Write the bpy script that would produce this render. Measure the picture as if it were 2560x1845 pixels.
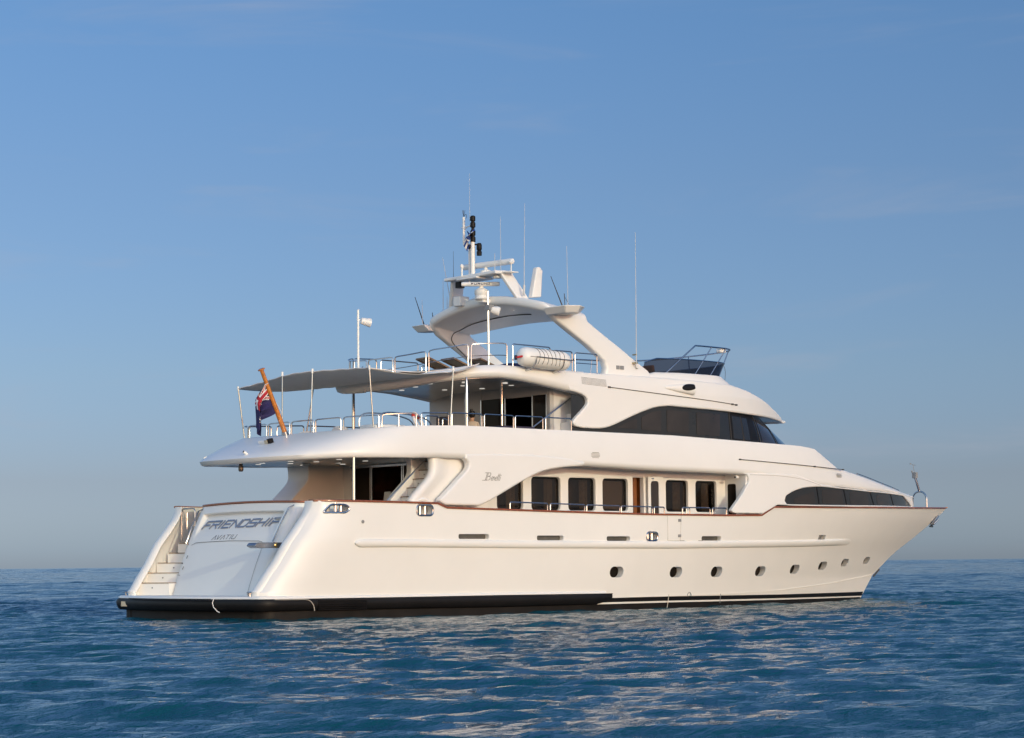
import bpy, bmesh, math, random
import numpy as np
from mathutils import Vector, Matrix, noise
random.seed(7); rng = np.random.RandomState(11)
S = bpy.context.scene
for o in list(bpy.data.objects): bpy.data.objects.remove(o)

# ------------------------------------------------------------------ camera
# ship axes: x forward from the swim platform, y to port, z up from the water
cd = bpy.data.cameras.new('camera'); cam = bpy.data.objects.new('camera', cd)
S.collection.objects.link(cam); S.camera = cam
yaw, pitch, roll = math.radians(41.8768), math.radians(5.12333), math.radians(-0.57720)
fw = Vector((math.sin(yaw)*math.cos(pitch), math.cos(yaw)*math.cos(pitch), math.sin(pitch)))
rt = Vector((math.cos(yaw), -math.sin(yaw), 0)); up = rt.cross(fw)
r2 = math.cos(roll)*rt + math.sin(roll)*up; u2 = -math.sin(roll)*rt + math.cos(roll)*up
CAM = Vector((-34.136, -51.838, 1.496))
m = Matrix((r2, u2, -fw)).transposed().to_4x4(); m.translation = CAM
cam.matrix_world = m
cd.sensor_fit = 'HORIZONTAL'; cd.sensor_width = 36.0; cd.lens = 5421.27/2560*36.0
cd.clip_start = 0.5; cd.clip_end = 60000

# ------------------------------------------------------------------ light
SUN_EL, SUN_AZ = 11.0, 8.0         # elevation; degrees aft of the starboard beam
to_sun = Vector((-math.sin(math.radians(SUN_AZ))*math.cos(math.radians(SUN_EL)),
                 -math.cos(math.radians(SUN_AZ))*math.cos(math.radians(SUN_EL)), math.sin(math.radians(SUN_EL))))
FILL_GLOW = (7.2, 4.2, 1.9)
W = bpy.data.worlds.new('World'); S.world = W; W.use_nodes = True
nt = W.node_tree; bg = nt.nodes['Background']
sky = nt.nodes.new('ShaderNodeTexSky'); sky.sky_type = 'NISHITA'; sky.sun_disc = False
sky.sun_elevation = math.radians(SUN_EL)
sky.sun_rotation = math.atan2(to_sun.x, to_sun.y)
sky.air_density = 1.0; sky.dust_density = 0.5; sky.ozone_density = 5.0; sky.altitude = 0
# the air near the horizon is greyer and bluer than the model's: trim it by elevation
wtc = nt.nodes.new('ShaderNodeTexCoord'); wsp = nt.nodes.new('ShaderNodeSeparateXYZ'); wmr = nt.nodes.new('ShaderNodeMapRange')
wmr.inputs[1].default_value = 0; wmr.inputs[2].default_value = 1.0
wrp = nt.nodes.new('ShaderNodeValToRGB'); er = wrp.color_ramp.elements
for k, (p_, c_) in enumerate([(0.0087, (0.4098, 0.4326, 0.6161)), (0.0384, (0.418, 0.3547, 0.4416)), (0.0889, (0.4969, 0.3907, 0.4096)), (0.1736, (0.5496, 0.4253, 0.4179)), (0.2555, (0.5532, 0.471, 0.4599)), (0.55, (0.6, 0.6, 0.7)), (1.0, (0.62, 0.62, 0.75))]):
    e_ = er[k] if k < 2 else er.new(p_)
    e_.position = p_; e_.color = (*c_, 1)
wmx = nt.nodes.new('ShaderNodeVectorMath'); wmx.operation = 'MULTIPLY'; wsc = nt.nodes.new('ShaderNodeVectorMath'); wsc.operation = 'SCALE'; wsc.inputs['Scale'].default_value = 2.0
nt.links.new(wtc.outputs['Generated'], wsp.inputs[0]); nt.links.new(wsp.outputs[2], wmr.inputs[0]); nt.links.new(wmr.outputs[0], wrp.inputs[0])
nt.links.new(sky.outputs[0], wmx.inputs[0]); nt.links.new(wrp.outputs[0], wmx.inputs[1]); nt.links.new(wmx.outputs[0], wsc.inputs[0])
# added glow in the unseen sky astern, there to brighten the shaded stern
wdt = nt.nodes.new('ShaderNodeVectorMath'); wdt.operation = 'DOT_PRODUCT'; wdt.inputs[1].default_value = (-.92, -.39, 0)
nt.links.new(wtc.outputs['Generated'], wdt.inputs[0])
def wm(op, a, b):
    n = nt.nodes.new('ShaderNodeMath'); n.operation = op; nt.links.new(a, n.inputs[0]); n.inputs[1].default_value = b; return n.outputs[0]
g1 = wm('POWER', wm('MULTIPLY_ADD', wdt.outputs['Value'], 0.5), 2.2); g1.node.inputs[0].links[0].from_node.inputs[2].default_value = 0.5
wgc = nt.nodes.new('ShaderNodeVectorMath'); wgc.operation = 'MULTIPLY_ADD'; wgc.inputs[1].default_value = FILL_GLOW; wgc.inputs[2].default_value = (1, 1, 1)
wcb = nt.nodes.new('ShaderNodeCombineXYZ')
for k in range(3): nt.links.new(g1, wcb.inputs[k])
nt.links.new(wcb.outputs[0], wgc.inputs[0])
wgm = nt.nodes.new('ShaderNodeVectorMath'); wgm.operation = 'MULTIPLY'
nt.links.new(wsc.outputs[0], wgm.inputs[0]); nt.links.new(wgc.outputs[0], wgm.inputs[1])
wmp = nt.nodes.new('ShaderNodeMapping'); wmp.inputs['Scale'].default_value = (3.2, 3.2, 22); wmp.inputs['Rotation'].default_value = (0, .10, .2)
wno = nt.nodes.new('ShaderNodeTexNoise'); wno.inputs['Scale'].default_value = 1.6; wno.inputs['Detail'].default_value = 6; wno.inputs['Roughness'].default_value = .55; wno.inputs['Distortion'].default_value = .4
nt.links.new(wtc.outputs['Generated'], wmp.inputs[0]); nt.links.new(wmp.outputs[0], wno.inputs['Vector'])
wcr = nt.nodes.new('ShaderNodeMapRange'); wcr.inputs[1].default_value = .52; wcr.inputs[2].default_value = .80; wcr.inputs[3].default_value = 0; wcr.inputs[4].default_value = .30
wcr.interpolation_type = 'SMOOTHSTEP'; nt.links.new(wno.outputs[0], wcr.inputs[0])
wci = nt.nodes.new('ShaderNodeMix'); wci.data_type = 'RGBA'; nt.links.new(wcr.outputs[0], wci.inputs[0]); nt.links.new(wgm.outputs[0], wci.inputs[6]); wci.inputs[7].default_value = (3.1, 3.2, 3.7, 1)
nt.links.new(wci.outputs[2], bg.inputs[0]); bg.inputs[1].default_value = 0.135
sl = bpy.data.lights.new('sun', 'SUN'); so = bpy.data.objects.new('sun', sl); S.collection.objects.link(so)
sl.energy = 2.0; sl.angle = math.radians(0.6); sl.color = (0.57, 0.58, 0.405)
so.rotation_euler = to_sun.to_track_quat('Z', 'Y').to_euler(); so.location = (0, -60, 40)
S.view_settings.view_transform = 'Standard'; S.view_settings.look = 'None'
S.view_settings.exposure = 0.0; S.view_settings.gamma = 1.0; S.view_settings.use_curve_mapping = False

# ------------------------------------------------------------------ materials
def mat(name, col, rough=0.4, metal=0.0, spec=0.5, coat=0.0, var=0.0, vscale=3.0, bump=0.0, bscale=8.0):
    M = bpy.data.materials.new(name); M.use_nodes = True; N = M.node_tree; b = N.nodes['Principled BSDF']
    b.inputs['Base Color'].default_value = (*col, 1); b.inputs['Roughness'].default_value = rough
    b.inputs['Metallic'].default_value = metal; b.inputs['Specular IOR Level'].default_value = spec
    b.inputs['Coat Weight'].default_value = coat; b.inputs['Coat Roughness'].default_value = 0.08
    tc = N.nodes.new('ShaderNodeTexCoord')
    if var:
        n = N.nodes.new('ShaderNodeTexNoise'); n.inputs['Scale'].default_value = vscale; n.inputs['Detail'].default_value = 5
        N.links.new(tc.outputs['Object'], n.inputs['Vector'])
        r = N.nodes.new('ShaderNodeValToRGB')
        r.color_ramp.elements[0].position = 0.3; r.color_ramp.elements[1].position = 0.7
        r.color_ramp.elements[0].color = (*[c*(1-var) for c in col], 1); r.color_ramp.elements[1].color = (*[min(1, c*(1+var)) for c in col], 1)
        N.links.new(n.outputs[0], r.inputs[0]); N.links.new(r.outputs[0], b.inputs['Base Color'])
    if bump:
        n = N.nodes.new('ShaderNodeTexNoise'); n.inputs['Scale'].default_value = bscale; n.inputs['Detail'].default_value = 2
        N.links.new(tc.outputs['Object'], n.inputs['Vector'])
        bp = N.nodes.new('ShaderNodeBump'); bp.inputs['Strength'].default_value = bump; bp.inputs['Distance'].default_value = 0.02
        N.links.new(n.outputs[0], bp.inputs['Height']); N.links.new(bp.outputs[0], b.inputs['Normal'])
    return M
WHITE = mat('white_gelcoat', (0.80, 0.785, 0.755), 0.42, coat=0.12, var=0.012, vscale=1.2, bump=0.05, bscale=1.1)
HULLW = mat('hull_paint', (0.80, 0.785, 0.745), 0.42, coat=0.12, var=0.015, vscale=0.9, bump=0.08, bscale=0.8)
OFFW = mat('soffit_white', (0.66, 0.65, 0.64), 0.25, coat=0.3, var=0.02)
CANVAS = mat('awning_canvas', (0.76, 0.73, 0.69), 0.85, spec=0.2, var=0.04, vscale=6, bump=0.25, bscale=3.0)
_n = CANVAS.node_tree; _b = _n.nodes['Principled BSDF']; _o = _n.nodes['Material Output']; _t = _n.nodes.new('ShaderNodeBsdfTranslucent'); _t.inputs[0].default_value = (.78, .72, .64, 1)
_m = _n.nodes.new('ShaderNodeMixShader'); _m.inputs[0].default_value = .38; _n.links.new(_b.outputs[0], _m.inputs[1]); _n.links.new(_t.outputs[0], _m.inputs[2]); _n.links.new(_m.outputs[0], _o.inputs[0])
BLACK = mat('black_rubber', (0.008, 0.007, 0.007), 0.5, spec=0.22, var=0.2, vscale=2.5)
ANTI = mat('antifouling', (0.011, 0.009, 0.008), 0.6, spec=0.25, var=0.35, vscale=2.0)
TEAK = mat('varnished_teak', (0.23, 0.065, 0.025), 0.22, coat=0.6, var=0.25, vscale=9)
STAFF = mat('golden_varnish', (0.50, 0.17, 0.025), 0.2, coat=0.8, var=0.2, vscale=6)
DECK = mat('teak_deck', (0.30, 0.20, 0.12), 0.6, var=0.2, vscale=5)
CHROME = mat('polished_steel', (0.46, 0.46, 0.47), 0.22, metal=1.0, var=0.03, vscale=10)
DGLASS = mat('dark_tinted_glass', (0.014, 0.011, 0.009), 0.06, spec=0.06, var=0.3, vscale=1.3)
FRAMEG = mat('glazing_surround', (0.020, 0.020, 0.021), 0.12, spec=0.5, var=0.1)
PANE = mat('smoked_pane', (0.030, 0.023, 0.020), 0.07, spec=0.5, var=0.2, vscale=1.5)
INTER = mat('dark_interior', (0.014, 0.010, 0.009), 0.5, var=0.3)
WOODIN = mat('cabin_wood', (0.20, 0.065, 0.015), 0.3, coat=0.4, var=0.3, vscale=5)
CURT = mat('curtain_fabric', (0.30, 0.25, 0.19), 0.9, var=0.15, vscale=8)
SEAM = mat('dark_seam', (0.05, 0.045, 0.04), 0.6, var=0.1)
SEAML = mat('pale_seam', (0.42, 0.39, 0.34), 0.6, var=0.1)
GREY = mat('grey_plastic', (0.25, 0.25, 0.25), 0.45, var=0.1)
LETTER = mat('blue_grey_letter', (0.21, 0.26, 0.35), 0.3, metal=0.3, var=0.1)
LETTERG = mat('grey_letter', (0.22, 0.21, 0.20), 0.3, metal=0.3, var=0.1)
NAVY = mat('navy_letter', (0.015, 0.025, 0.10), 0.4, var=0.1)
RED = mat('red_plastic', (0.45, 0.02, 0.02), 0.4, var=0.1)
NAVYF = mat('navy_fabric', (0.022, 0.024, 0.075), 0.9, var=0.2, bump=0.2)
DGREYF = mat('charcoal_fabric', (0.03, 0.03, 0.045), 0.9, var=0.2)
FBLUE = mat('flag_blue', (0.020, 0.017, 0.085), 0.85, var=0.1)
FWHT = mat('flag_white', (0.75, 0.72, 0.70), 0.85, var=0.03)
FRED = mat('flag_red', (0.42, 0.02, 0.03), 0.85, var=0.05)
GBLUE = mat('pennant_blue', (0.03, 0.07, 0.28), 0.85, var=0.1)
MESHG = mat('lounger_mesh', (0.42, 0.37, 0.30), 0.85, var=0.12, vscale=14)
LTEAK = mat('weathered_teak', (0.20, 0.12, 0.065), 0.55, var=0.25, vscale=9)
POLE = mat('brushed_pole_steel', (0.34, 0.34, 0.34), 0.42, metal=0.9, var=0.05)
WHIP = mat('grey_white_whip', (0.55, 0.55, 0.54), 0.5, var=0.05)
FIBRE = mat('white_fibreglass', (0.78, 0.77, 0.74), 0.4, var=0.03, vscale=4)
RAFTW = mat('raft_canister', (0.80, 0.79, 0.76), 0.35, var=0.03, vscale=3)
SKIN = mat('skin', (0.48, 0.28, 0.19), 0.5, var=0.08)
HAIR = mat('dark_hair', (0.012, 0.009, 0.008), 0.5, var=0.3, vscale=20)
SHIRT = mat('cream_shirt', (0.55, 0.46, 0.38), 0.85, var=0.06)
TROUS = mat('dark_trousers', (0.03, 0.03, 0.04), 0.85, var=0.1)
ORANGE = mat('orange_cushion', (0.62, 0.26, 0.02), 0.7, var=0.1)
YELLOW = mat('yellowed_fender_line', (0.5, 0.46, 0.38), 0.7, var=0.1)
LAMP = mat('downlight_lens', (0.9, 0.88, 0.82), 0.2, var=0.02); LAMP.node_tree.nodes['Principled BSDF'].inputs['Emission Color'].default_value = (1, .93, .82, 1); LAMP.node_tree.nodes['Principled BSDF'].inputs['Emission Strength'].default_value = .55
def tint_glass(name, tint, gloss=0.05):
    M = bpy.data.materials.new(name); M.use_nodes = True; N = M.node_tree
    for n in list(N.nodes):
        if n.type != 'OUTPUT_MATERIAL': N.nodes.remove(n)
    out = [n for n in N.nodes][0]
    tr = N.nodes.new('ShaderNodeBsdfTransparent'); tr.inputs[0].default_value = (*tint, 1)
    gl = N.nodes.new('ShaderNodeBsdfGlossy'); gl.inputs['Roughness'].default_value = gloss
    # Schlick term that works from both sides of a pane
    ge = N.nodes.new('ShaderNodeNewGeometry'); dt = N.nodes.new('ShaderNodeVectorMath'); dt.operation = 'DOT_PRODUCT'
    N.links.new(ge.outputs['Normal'], dt.inputs[0]); N.links.new(ge.outputs['Incoming'], dt.inputs[1])
    def mth(op, a, b=None):
        n = N.nodes.new('ShaderNodeMath'); n.operation = op
        for k, q in enumerate((a, b)):
            if q is None: continue
            if isinstance(q, (int, float)): n.inputs[k].default_value = q
            else: N.links.new(q, n.inputs[k])
        return n.outputs[0]
    q = mth('POWER', mth('SUBTRACT', 1.0, mth('ABSOLUTE', dt.outputs['Value'])), 5.0)
    fr = mth('ADD', mth('MULTIPLY', q, .96), .04)
    mx = N.nodes.new('ShaderNodeMixShader')
    N.links.new(fr, mx.inputs[0]); N.links.new(tr.outputs[0], mx.inputs[1]); N.links.new(gl.outputs[0], mx.inputs[2])
    N.links.new(mx.outputs[0], out.inputs[0])
    return M
WGLASS = tint_glass('window_glass', (0.60, 0.555, 0.52))
SCREEN = tint_glass('smoked_acrylic', (0.20, 0.19, 0.22))

# ------------------------------------------------------------------ helpers
def link(o, parent=None):
    S.collection.objects.link(o)
    if parent is not None: o.parent = parent
    return o
def empty(name, loc, label, cat, group=None):
    o = bpy.data.objects.new(name, None); o.location = loc; link(o)
    o['label'] = label; o['category'] = cat
    if group: o['group'] = group
    return o
def tag(o, label, cat, group=None):
    o['label'] = label; o['category'] = cat
    if group: o['group'] = group
    return o
def local(o):            # root Empties are never rotated; children are authored in world coordinates
    p = o.parent; v = Vector((0, 0, 0))
    while p is not None: v += p.location; p = p.parent
    return v
class MB:
    def __init__(s): s.v = []; s.f = []; s.m = []; s.cur = 0
    def add(s, vs, fs):
        k = len(s.v); s.v += [tuple(v) for v in vs]; s.f += [tuple(i+k for i in f) for f in fs]; s.m += [s.cur]*len(fs); return s
    def box(s, c, d, rot=None):
        x, y, z = [q/2 for q in d]
        vs = [Vector((sx*x, sy*y, sz*z)) for sx in (-1, 1) for sy in (-1, 1) for sz in (-1, 1)]
        if rot is not None: vs = [rot @ v for v in vs]
        c = Vector(c)
        return s.add([v+c for v in vs], [(0, 1, 3, 2), (4, 6, 7, 5), (0, 4, 5, 1), (2, 3, 7, 6), (0, 2, 6, 4), (1, 5, 7, 3)])
    def tube(s, pts, r, n=8, cap=True, close=False):
        P = [Vector(p) for p in pts]; R = r if isinstance(r, (list, tuple)) else [r]*len(P)
        vs = []; t0 = (P[1]-P[0]).normalized()
        nrm = t0.orthogonal().normalized()
        for i, p in enumerate(P):
            t = (P[min(i+1, len(P)-1)]-P[max(i-1, 0)]).normalized()
            nrm = (nrm - t*nrm.dot(t)).normalized(); b = t.cross(nrm)
            vs += [p + R[i]*(math.cos(2*math.pi*j/n)*nrm + math.sin(2*math.pi*j/n)*b) for j in range(n)]
        fs = [(i*n+j, i*n+(j+1) % n, (i+1)*n+(j+1) % n, (i+1)*n+j) for i in range(len(P)-1) for j in range(n)]
        if cap: fs += [tuple(range(n-1, -1, -1)), tuple((len(P)-1)*n+j for j in range(n))]
        return s.add(vs, fs)
    def lathe(s, prof, o, axis=(0, 0, 1), n=16):      # prof: (radius, along)
        a = Vector(axis).normalized(); e1 = a.orthogonal().normalized(); e2 = a.cross(e1); o = Vector(o)
        vs = [o + a*h + r*(math.cos(2*math.pi*j/n)*e1 + math.sin(2*math.pi*j/n)*e2) for r, h in prof for j in range(n)]
        fs = [(i*n+j, i*n+(j+1) % n, (i+1)*n+(j+1) % n, (i+1)*n+j) for i in range(len(prof)-1) for j in range(n)]
        fs += [tuple(range(n-1, -1, -1)), tuple((len(prof)-1)*n+j for j in range(n))]
        return s.add(vs, fs)
    def grid(s, rows, closev=False):
        n = len(rows[0]); vs = [p for r in rows for p in r]; k = n if closev else n-1
        fs = [(i*n+j, i*n+(j+1) % n, (i+1)*n+(j+1) % n, (i+1)*n+j) for i in range(len(rows)-1) for j in range(k)]
        return s.add(vs, fs)
    def slab(s, poly, d):                             # polygon of 3D points pushed along d, closed
        d = Vector(d); n = len(poly); P = [Vector(p) for p in poly]
        return s.add(P+[p+d for p in P], [tuple(range(n-1, -1, -1)), tuple(range(n, 2*n))]+[(i, (i+1) % n, n+(i+1) % n, n+i) for i in range(n)])
    def build(s, name, mats, parent=None, ang=35, bevel=0, recalc=True, wn=False):
        me = bpy.data.meshes.new(name); me.from_pydata(s.v, [], s.f)
        for M in (mats if isinstance(mats, (list, tuple)) else [mats]): me.materials.append(M)
        me.polygons.foreach_set('material_index', s.m)
        bm = bmesh.new(); bm.from_mesh(me); bmesh.ops.remove_doubles(bm, verts=bm.verts, dist=1e-5)
        if recalc: bmesh.ops.recalc_face_normals(bm, faces=bm.faces)
        bm.to_mesh(me); bm.free()
        return finish(me, name, parent, ang, bevel, wn)
def finish(me, name, parent, ang=35, bevel=0, wn=False):
    me.polygons.foreach_set('use_smooth', [True]*len(me.polygons))
    me.set_sharp_from_angle(angle=math.radians(ang))
    o = bpy.data.objects.new(name, me); link(o, parent)
    off = local(o)
    if off.length > 0: me.transform(Matrix.Translation(-off))
    if bevel:
        b = o.modifiers.new('bevel', 'BEVEL'); b.width = bevel; b.segments = 2; b.limit_method = 'ANGLE'; b.angle_limit = math.radians(40)
        b.harden_normals = False
    if wn or bevel:
        w = o.modifiers.new('wn', 'WEIGHTED_NORMAL'); w.keep_sharp = True
    return o
def lerp(x, xs, ys): return float(np.interp(x, xs, ys))
def smooth(pts, n=6):
    out = []
    P = [Vector((*p, 0)) if len(p) == 2 else Vector(p) for p in pts]; L = len(pts[0])
    for i in range(len(P)-1):
        a, b, c, d = P[max(i-1, 0)], P[i], P[i+1], P[min(i+2, len(P)-1)]
        for k in range(n):
            t = k/n
            q = 0.5*((2*b)+(c-a)*t+(2*a-5*b+4*c-d)*t*t+(3*b-a-3*c+d)*t**3); out.append(tuple(q)[:L])
    out.append(tuple(P[-1])[:L]); return out
def rounded(poly, r, n=5):                # round the corners of a closed 2D polygon
    out = []; N = len(poly); R = r if isinstance(r, (list, tuple)) else [r]*N
    for i in range(N):
        p, a, b = Vector(poly[i]), Vector(poly[i-1]), Vector(poly[(i+1) % N])
        rr = min(R[i], (a-p).length*.45, (b-p).length*.45)
        if rr < 1e-4: out.append(tuple(p)); continue
        A = p+(a-p).normalized()*rr; B = p+(b-p).normalized()*rr
        out += [tuple((1-t)**2*A+2*t*(1-t)*p+t*t*B) for t in [k/n for k in range(n+1)]]
    return out
def area2(p): return sum(p[i-1][0]*p[i][1]-p[i][0]*p[i-1][1] for i in range(len(p)))/2
def panel(name, outline, holes, t, bev, f, M, parent, side=-1, step=0.4, ang=30, zcuts=True):
    """flat plate drawn in (x,z), thickness t, rounded edge, bent so its outer face lies on |y| = f(x,z)"""
    cu = bpy.data.curves.new(name, 'CURVE'); cu.dimensions = '2D'; cu.fill_mode = 'BOTH'
    cu.extrude = max(t/2-bev, 1e-4); cu.bevel_depth = bev; cu.bevel_resolution = 2; cu.offset = -bev
    for k, poly in enumerate([outline]+list(holes)):
        poly = list(poly)
        if (area2(poly) > 0) != (k == 0): poly.reverse()
        sp = cu.splines.new('POLY'); sp.points.add(len(poly)-1); sp.use_cyclic_u = True
        for i, p in enumerate(poly): sp.points[i].co = (p[0], p[1], 0, 1)
    tmp = bpy.data.objects.new('tmp', cu); S.collection.objects.link(tmp)
    dg = bpy.context.evaluated_depsgraph_get()
    me = bpy.data.meshes.new_from_object(tmp.evaluated_get(dg)); bpy.data.objects.remove(tmp); bpy.data.curves.remove(cu)
    bm = bmesh.new(); bm.from_mesh(me); bmesh.ops.remove_doubles(bm, verts=bm.verts, dist=1e-5)
    xs = [v.co.x for v in bm.verts]; zs = [v.co.y for v in bm.verts]
    for ax, lo, hi in ((0, min(xs), max(xs)), (1, min(zs), max(zs))):
        if ax == 1 and not zcuts: continue
        k = math.ceil(lo/step+1e-3)
        while k*step < hi-1e-3:
            co = [0, 0, 0]; co[ax] = k*step; no = [0, 0, 0]; no[ax] = 1
            bmesh.ops.bisect_plane(bm, geom=bm.verts[:]+bm.edges[:]+bm.faces[:], plane_co=co, plane_no=no); k += 1
    for v in bm.verts:
        x, z, w = v.co; v.co = (x, side*(f(x, z)-t/2+w), z)
    bmesh.ops.recalc_face_normals(bm, faces=bm.faces)
    bm.to_mesh(me); bm.free(); me.materials.clear(); me.materials.append(M)
    return finish(me, name, parent, ang, 0, True)
def strip(mb, pts, w, f, off, side=-1):      # thin raised line of width w along (x,z) points on |y|=f
    rows = []; dense = []
    for (a0, a1), (b0, b1) in zip(pts[:-1], pts[1:]):
        k_ = max(1, int(math.hypot(b0-a0, b1-a1)/.12)); dense += [(a0+(b0-a0)*i/k_, a1+(b1-a1)*i/k_) for i in range(k_)]
    pts = dense+[tuple(pts[-1])]
    P = [Vector(p) for p in pts]
    for i, p in enumerate(P):
        t = (P[min(i+1, len(P)-1)]-P[max(i-1, 0)]).normalized(); n = Vector((-t.y, t.x))*w/2
        a, b = p+n, p-n
        rows.append([(q.x, side*(f(q.x, q.y)+o), q.y) for q, o in ((a, -.01), (a, off), (b, off), (b, -.01))])
    return mb.grid(rows)
def hoop(p0, p1, h, r=.019, cr=.07, lean=(0, 0, 0)):
    p0, p1 = Vector(p0), Vector(p1); L = Vector(lean); u = Vector((0, 0, h))+L; d = (p1-p0); dn = d.normalized(); un = u.normalized()
    a, b = p0+u, p1+u
    pts = [p0]+[a-un*cr*(1-math.sin(t))+dn*cr*(1-math.cos(t)) for t in [k*math.pi/8 for k in range(5)]]
    pts += [b-un*cr*(1-math.cos(t))-dn*cr*(1-math.sin(t)) for t in [k*math.pi/8 for k in range(5)]]+[p1]
    return pts
def text_mesh(body, size, shear=0.0, extr=.006, bold=0.0, space=1.0):
    cu = bpy.data.curves.new('t', 'FONT'); cu.body = body; cu.size = size; cu.shear = shear; cu.extrude = extr; cu.offset = bold; cu.space_character = space
    cu.align_x = 'CENTER'; cu.resolution_u = 3
    tmp = bpy.data.objects.new('tmp', cu); S.collection.objects.link(tmp)
    me = bpy.data.meshes.new_from_object(tmp.evaluated_get(bpy.context.evaluated_depsgraph_get())); bpy.data.objects.remove(tmp)
    return me
def strokes(mb, glyphs, w, M, d=.008):       # glyphs: polylines in 2D -> flat raised bars; M maps (u,v,depth)->3D
    for pl in glyphs:
        for a, b in zip(pl[:-1], pl[1:]):
            a, b = Vector(a), Vector(b); t = (b-a).normalized(); n = Vector((-t.y, t.x))*w/2; a = a-t*w*.4; b = b+t*w*.4
            q = [a+n, b+n, b-n, a-n]
            mb.add([M(p.x, p.y, 0) for p in q]+[M(p.x, p.y, d) for p in q], [(3, 2, 1, 0), (4, 5, 6, 7)]+[(i, (i+1) % 4, 4+(i+1) % 4, 4+i) for i in range(4)])

# ------------------------------------------------------------------ hull lines
STZ = [-1, 0, .94, 1.74, 2.32, 2.99, 3.47, 4.2]; STX = [29.4, 29.57, 30.39, 31.67, 32.9, 34.24, 35.04, 36.2]
def xe(z): return lerp(z, STZ, STX)
def hb(x, z):
    t = min(max(z/3.47, 0), 1.1); e = xe(z); xm = 8+6*t; p = 2.2+.2*t; b = 3.62+.23*min(1, t*1.6)
    u = min(max((x-xm)/(e-xm), 0), 1)
    return b*(1-u**p)
XWZ = [-.7, .69, .76, .83, 1.16, 1.56, 2.1, 2.5, 2.88, 3.1, 3.30]; XWX = [.13, .13, .11, .19, .42, .73, 1.07, 1.41, 1.69, 1.78, 1.80]
def xw(z): return lerp(z, XWZ, XWX)
def sheer(x): return lerp(x, [0, 2, 4.2, 5.95, 6.1, 6.3, 9, 12.8, 15, 18.5, 20.2, 20.85, 24, 28, 31, 34, 35.1], [3.28, 3.28, 3.265, 3.245, 3.19, 3.12, 3.075, 3.015, 2.99, 2.99, 3.01, 3.29, 3.32, 3.37, 3.41, 3.46, 3.48])
def hby(x, z):           # outer hull with the soft roll of the stern quarter
    e = x-xw(z); b = hb(x, z); R = .40; w = 1.5
    if e < w: b -= R*(1-math.sqrt(max(0, 1-(1-max(e, 0)/w)**2)))
    return b
def bs(x, z=0): return 3.72*(1-min(max((x-18)/(33.1-18), 0), 1)**2.3)
def bv(x, z=0): return 3.38*(1-min(max((x-16)/(25.5-16), 0), 1)**2.6)
def xfu(z): return lerp(z, [5.2, 6.7], [26.25, 23.5])
def bu(x, z): return 3.2*(1-min(max((x-16)/(xfu(z)-16), 0), 1)**3.1)

yacht = empty('motor_yacht', (16, 0, 0), 'large white three-deck motor yacht lying at anchor on the blue sea, stern nearest', 'yacht')

# ------------------------------------------------------------------ hull
def hull_side(T=.24):
    zs = [-.7, -.3, 0, .2, .4, .55, .69, .76, .83, .93, 1.05, 1.16, 1.35, 1.56, 1.8, 2.1, 2.3, 2.5, 2.7, 2.88, 3.0, 3.1]
    NV = len(zs)+3
    us = list(np.concatenate([np.linspace(0, .035, 12), np.linspace(.04, .09, 8), np.linspace(.1, .6, 26), np.linspace(.615, .97, 36), np.linspace(.98, 1, 4)]))
    xs_extra = [6.0, 6.1, 6.2, 6.3, 20.2, 20.85]
    us = sorted(us+[(x-1.8)/(34.8-1.8) for x in xs_extra])
    outer = []
    for j in range(NV):
        row = []
        for u in us:
            x = 1.8+u*33
            for _ in range(8):
                top = sheer(x)
                z = zs[j] if (j < len(zs)-3) else lerp(j, [len(zs)-4, NV-1], [zs[-4], top])
                if j >= len(zs)-3: z = zs[len(zs)-4]+(top-zs[len(zs)-4])*(j-len(zs)+4)/(NV-1-len(zs)+4)
                x0, x1 = xw(z), xe(z); x = x0+u*(x1-x0)
            row.append((x, -hby(x, z), z))
        outer.append(row)
    inner = [[(x-(.30 if x > 29 else 0)*max(0, (x-29)/6), min(0.0, y+T+.13*(1-min(max((x-xw(z)-.6)/1.2, 0), 1))), z) for x, y, z in r] for r in outer]
    return outer, inner
outer, inner = hull_side()
NR, NC = len(outer), len(outer[0])
mb = MB()
mb.grid(outer); mb.grid(inner)
mb.grid([[outer[-1][i] for i in range(NC)], [inner[-1][i] for i in range(NC)]])
mb.grid([[outer[0][i] for i in range(NC)], [inner[0][i] for i in range(NC)]])
def lipped(o_, i_):
    o3, i3 = Vector(o_), Vector(i_); c_ = (o3+i3)/2; h_ = (o3-i3)/2; out = []
    for k in range(9):
        t = math.pi*k/8; out.append(tuple(c_+h_*math.cos(t)+Vector((-.11*lerp(c_.z, [2.6, 3.25], [1, .12]), 0, .04*lerp(c_.z, [2.6, 3.25], [1, 0])))*math.sin(t)))
    return out
mb.grid([lipped(r[0], q[0]) for r, q in zip(outer, inner)])
for r, q in ((outer[0], inner[0]), (outer[-1], inner[-1])): L9 = lipped(r[0], q[0]); mb.add(L9, [tuple(range(9))])
mb.grid([[r[-1] for r in outer], [r[-1] for r in inner]])
hull = mb.build('hull', HULLW, yacht, ang=50)
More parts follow.
